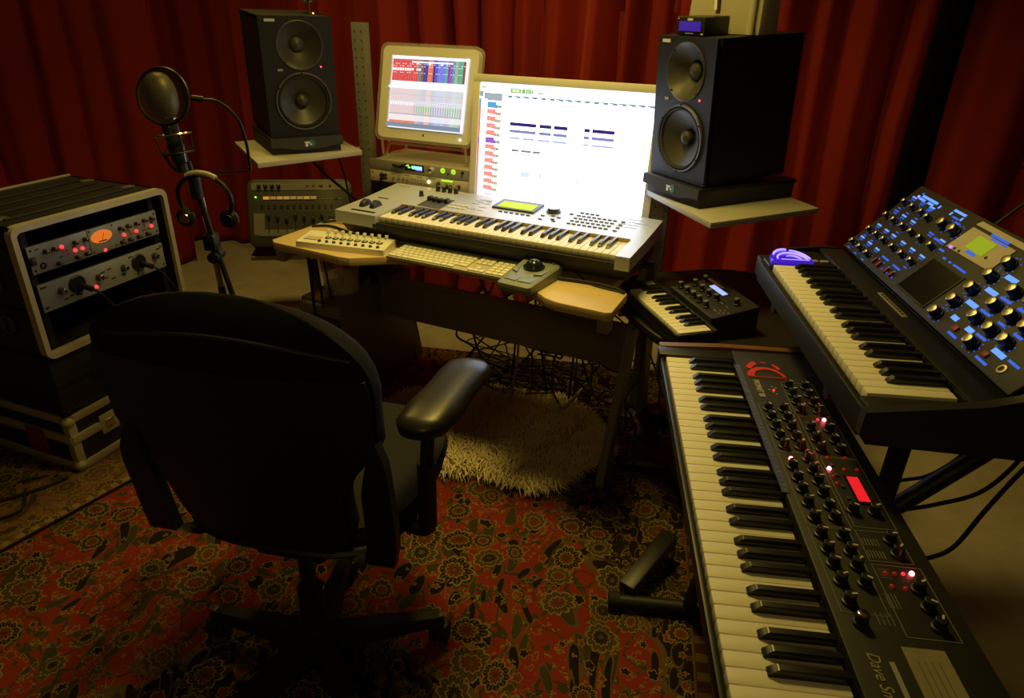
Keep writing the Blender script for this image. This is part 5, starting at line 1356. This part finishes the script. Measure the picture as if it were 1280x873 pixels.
b = MB(); b.lathe([(.010, .030), (.010, .062), (.006, .064), (0, .064)], mat('dark_candle', (.05, .045, .04), .5), n=14); b.build('wick_post', t)
q = lf((WP[0], WP[1], 0), WY, -.085, .30, .0125+TH)
t = thing('black_box', 'black ribbed box standing on the computer tower behind the glass bowl', 'box', q, WY)
b = MB(); b.box((0, 0, .055), (.15, .16, .11), black_matte, bev=.006)
for k in range(5): b.box((0, -.081, .02+k*.018), (.12, .004, .006), black_plastic)
b.build('housing', t)

# ================================================================== cables
def cable(name, label, pts, r, m=cable_black, group=None, cat='cable', smooth=8):
    c = Vector(pts[0]); b = MB(); b.tube([tuple(Vector(p)-c) for p in pts], r, m, n=8, smooth=smooth)
    return tag(b.build(name, loc=tuple(c)), label, cat, group)
# on the desk, left
for k in range(3):
    u0 = -1.715+.0*k; v0 = 1.93+.06*k
    cable('cable', 'black cable crossing the rear left corner of the desktop', [dk(u0-.0, v0-.01, TOPZ+.005), dk(u0+.06, v0+.02, TOPZ+.006+.003*k), dk(u0+.16, v0-.005, TOPZ+.006), dk(u0+.25, v0-.035, TOPZ+.006)], .0045, group='cables on the left of the desktop')
cable('cable', 'thin black cable running from the trackball behind it on the desk', [dk(-.73, 1.925, TOPZ+.003), dk(-.68, 1.94, TOPZ+.003), dk(-.60, 1.86, TOPZ+.003), dk(-.50, 1.84, TOPZ+.003)], .002)
cable('cable', 'thick black cable lying along the desktop between the silver keyboard and the right corner', [dk(-.70, 1.852, TOPZ+.006), dk(-.60, 1.862, TOPZ+.006), dk(-.52, 1.853, TOPZ+.006), dk(-.485, 1.835, TOPZ+.006)], .0055)
# hanging bundle at the left leg
for k in range(3):
    p0 = dk(-1.66+.014*k, 1.82+.02*k, TOPZ-.034)
    cable('cable', 'black cable hanging below the left end of the desk', [p0, (p0[0]+.008*k, p0[1]+.01, .5), (p0[0]-.012+.012*k, p0[1]+.03, .25), (p0[0]-.02+.02*k, p0[1]+.05, .02)], .006-.001*k, group='cables hanging at the left of the desk')
cable('cable', 'single black cable hanging between the desk and the glass bowl', [dk(-1.60, 2.15, TOPZ-.034), dk(-1.60, 2.15, .5), dk(-1.595, 2.17, .2), dk(-1.58, 2.2, .01)], .006)
# below left shelf
cable('cable', 'thick black cable slanting down behind the left shelf board', [(-.93, 2.95, .958), (-.84, 3.0, .83), (-.72, 3.05, .70), (-.66, 3.08, .60)], .006)
cable('cable', 'thin black cable hanging straight below the left shelf board', [(-.80, 2.99, .955), (-.765, 3.02, .85), (-.75, 3.05, .70), (-.73, 3.1, .55)], .004)
cable('cable', 'black cable running from the right shelf towards the low black table', [(.72, 2.62, .935), (.66, 2.72, .86), (.55, 2.74, .80), (.50, 2.70, .70)], .005)
# right of the desk: by the leg
p0 = dk(-.43, 1.92, .60)
cable('cable', 'black cable hanging down beside the right desk leg', [p0, (p0[0]+.0, p0[1], .45), (p0[0]-.03, p0[1]+.03, .34), (p0[0]+.015, p0[1]+.02, .22), (p0[0]+.01, p0[1]-.02, .02)], .004)
cable('cable', 'black cable slanting to the floor behind the long synthesizer', [(.44, 2.25, .60), (.52, 2.35, .35), (.60, 2.42, .15), (.62, 2.45, .02)], .0035)
# tangle under the desk
rnd = random.Random(9)
for k in range(20):
    u, v = rnd.uniform(-1.25, -.62), rnd.uniform(2.28, 2.75)
    z0 = rnd.choice((.02, .02, .12, .25, .32)); pts = []
    a = rnd.uniform(0, 6.28); r_ = rnd.uniform(.07, .17)
    n = rnd.randint(7, 11)
    for j in range(n):
        a += rnd.uniform(.5, 1.0); rr_ = r_*(1+.35*rnd.uniform(-1, 1))
        du, dv = rr_*1.3*math.cos(a), rr_*math.sin(a)*.6
        zz = max(.018, z0*(1-j/n)+.012+.05*abs(math.sin(a*1.3))*rnd.random())
        pts.append(dk(u+du, v+dv, zz))
    cable('cable', 'black cable in the tangle on the floor under the desk', pts, rnd.choice((.003, .004, .005)), group='tangled black cables under the desk')
for k in range(14):
    u, v = -1.22+.042*k+rnd.uniform(-.02, .02), rnd.uniform(2.22, 2.40)
    cable('cable', 'black cable hanging from the underside of the desk to the tangle', [dk(u, v, .715), dk(u+rnd.uniform(-.05, .05), v+.05, .52), dk(u+rnd.uniform(-.1, .1), v+.10, .30), dk(u+rnd.uniform(-.16, .16), v+.06, .06)], rnd.choice((.003, .0045)), group='cables hanging under the desk')
cable('cable', 'thick pale grey cable looping on the floor under the desk', [dk(-1.22, 2.10, .02), dk(-1.10, 2.02, .022), dk(-.92, 2.06, .022), dk(-.80, 2.20, .05), dk(-.74, 2.36, .12)], .007, cable_grey)
cable('cable', 'pale grey cable curving towards the fleece under the desk', [dk(-1.26, 2.02, .02), dk(-1.16, 1.93, .02), dk(-1.02, 1.86, .055), dk(-.86, 1.90, .055), dk(-.72, 1.99, .02), dk(-.62, 1.94, .02)], .006, cable_grey)
cable('cable', 'pale grey cable making a small loop by the middle of the fleece', [dk(-1.02, 2.25, .12), dk(-.98, 2.12, .04), dk(-.90, 2.02, .02), dk(-.83, 1.97, .02), dk(-.87, 2.10, .03), dk(-.95, 2.2, .03)], .005, cable_grey)
cable('cable', 'dark cable making a wide loop on the floor near the right desk leg', [dk(-.80, 2.30, .05), dk(-.74, 2.16, .018), dk(-.62, 2.10, .018), dk(-.55, 2.16, .018), dk(-.54, 2.26, .03), dk(-.57, 2.34, .10)], .005)
cable('cable', 'pale grey cable lying in a long arc before the tangle under the desk', [dk(-1.30, 2.20, .02), dk(-1.15, 2.12, .02), dk(-.95, 2.14, .03), dk(-.75, 2.06, .02), dk(-.60, 2.02, .02)], .0045, cable_grey)
cable('cable', 'pale grey cable rising from the tangle to the left of the panel under the desk', [dk(-1.10, 2.3, .02), dk(-1.02, 2.22, .10), dk(-.98, 2.18, .22), dk(-.97, 2.17, .34)], .005, cable_grey)
# power brick near the right leg
t = thing('power_adapter', 'black power adapter on the rug beyond the far end of the long synthesizer', 'power adapter', (.60, 2.36, .0), 20)
b = MB(); b.box((0, 0, .035), (.12, .09, .07), black_plastic, bev=.008); b.box((.02, -.0455, .05), (.03, .002, .012), white_plastic); b.build('housing', t)
# right-hand floor
cable('cable', 'upper black cable drooping from the tilted synthesizer to its stand', [(.765, 1.11, .585), (.825, 1.2, .593), (.90, 1.2, .619), (.953, 1.2, .671), (.995, 1.2, .74), (1.01, 1.2, .885)], .004)
cable('cable', 'middle black cable hanging low to the right of the long synthesizer', [(.765, 1.10, .555), (.819, 1.15, .558), (.893, 1.15, .580), (.976, 1.15, .612), (1.022, 1.15, .671), (1.044, 1.15, .746), (1.05, 1.15, .885)], .0045)
cable('cable', 'lowest black cable curving to the rear edge of the long synthesizer', [(.655, 1.00, .735), (.72, 1.03, .60), (.79, 1.05, .515), (.832, 1.05, .522), (.886, 1.05, .554), (.92, 1.05, .648), (.952, 1.05, .731), (.985, 1.05, .80), (.99, 1.05, .885)], .0045)
cable('cable', 'black cable looping behind the top of the tilted panel', [vw(-.02, .45, 1.05), vw(-.03, .52, 1.12), vw(-.05, .58, 1.17), vw(-.10, .62, 1.19), vw(-.10, .56, 1.22), vw(-.03, .50, 1.21)], .004)
# rug, far left
cable('cable', 'black cable running across the rug in front of the low road case', [(-2.05, 1.60, .029), (-1.72, 1.70, .029), (-1.56, 1.80, .029), (-1.50, 1.87, .029)], .006)
cable('cable', 'black cable looping on the brown rug at the far left edge', [(-2.0, 1.78, .029), (-1.75, 1.66, .029), (-1.62, 1.64, .029), (-1.55, 1.70, .029), (-1.60, 1.80, .029)], .005)

# ================================================================== light and camera
def area(name, loc, size, power, col, target=None, shape='DISK'):
    l = bpy.data.lights.new(name, 'AREA'); l.shape = shape; l.size = size; l.energy = power; l.color = col
    o = bpy.data.objects.new(name, l); COL.objects.link(o); o.location = loc
    if target: o.rotation_euler = (Vector(target)-Vector(loc)).to_track_quat('-Z', 'Y').to_euler()
    return o
LC = (1, .72, .145)
area('front_ceiling_light', (.0, 1.85, 2.38), .40, 13, LC).data.spread = R(140)
area('rear_fill_light', (-1.15, 2.85, 2.64), .35, 8, LC).data.spread = R(150)  # added fill, brightens the left rear floor and the curtains
area('centre_fill_light', (.15, 3.05, 2.64), .35, 6, LC).data.spread = R(125)  # added fill for the floor behind the desk and the middle curtain
area('near_fill_light', (-.3, -1.2, 2.4), .6, 1.8, LC, (0, 2.4, .2)).data.spread = R(120)  # dim fill added behind the camera, lifts the sheepskin and tower under the desk
w = bpy.data.worlds.new('world'); S.world = w; w.use_nodes = True
w.node_tree.nodes['Background'].inputs[0].default_value = (.02, .014, .006, 1)

f_px = 853.
cam = bpy.data.cameras.new('camera'); co = bpy.data.objects.new('camera', cam); COL.objects.link(co)
cam.sensor_fit = 'HORIZONTAL'; cam.sensor_width = 36; cam.lens = 36*f_px/1280; cam.shift_y = -10/1280
cam.clip_start = .05
M_ = Matrix(((.99965732, .02617695, 0), (.01147522, -.43822093, .89879405), (.02352769, -.89848605, -.43837115)))  # world <- (right, down, forward)
rot = Matrix((( M_[0][0], -M_[0][1], -M_[0][2]), (M_[1][0], -M_[1][1], -M_[1][2]), (M_[2][0], -M_[2][1], -M_[2][2])))
co.matrix_world = Matrix.Translation((0, 0, 1.5)) @ rot.to_4x4()
S.camera = co
S.view_settings.view_transform = 'Standard'; S.view_settings.look = 'None'
S.view_settings.gamma = 1; S.view_settings.exposure = 0; S.view_settings.use_curve_mapping = False
S.cycles.use_denoising = True
S.cycles.max_bounces = 6; S.cycles.transparent_max_bounces = 8; S.cycles.caustics_reflective = False; S.cycles.caustics_refractive = False
S.cycles.sample_clamp_indirect = 4
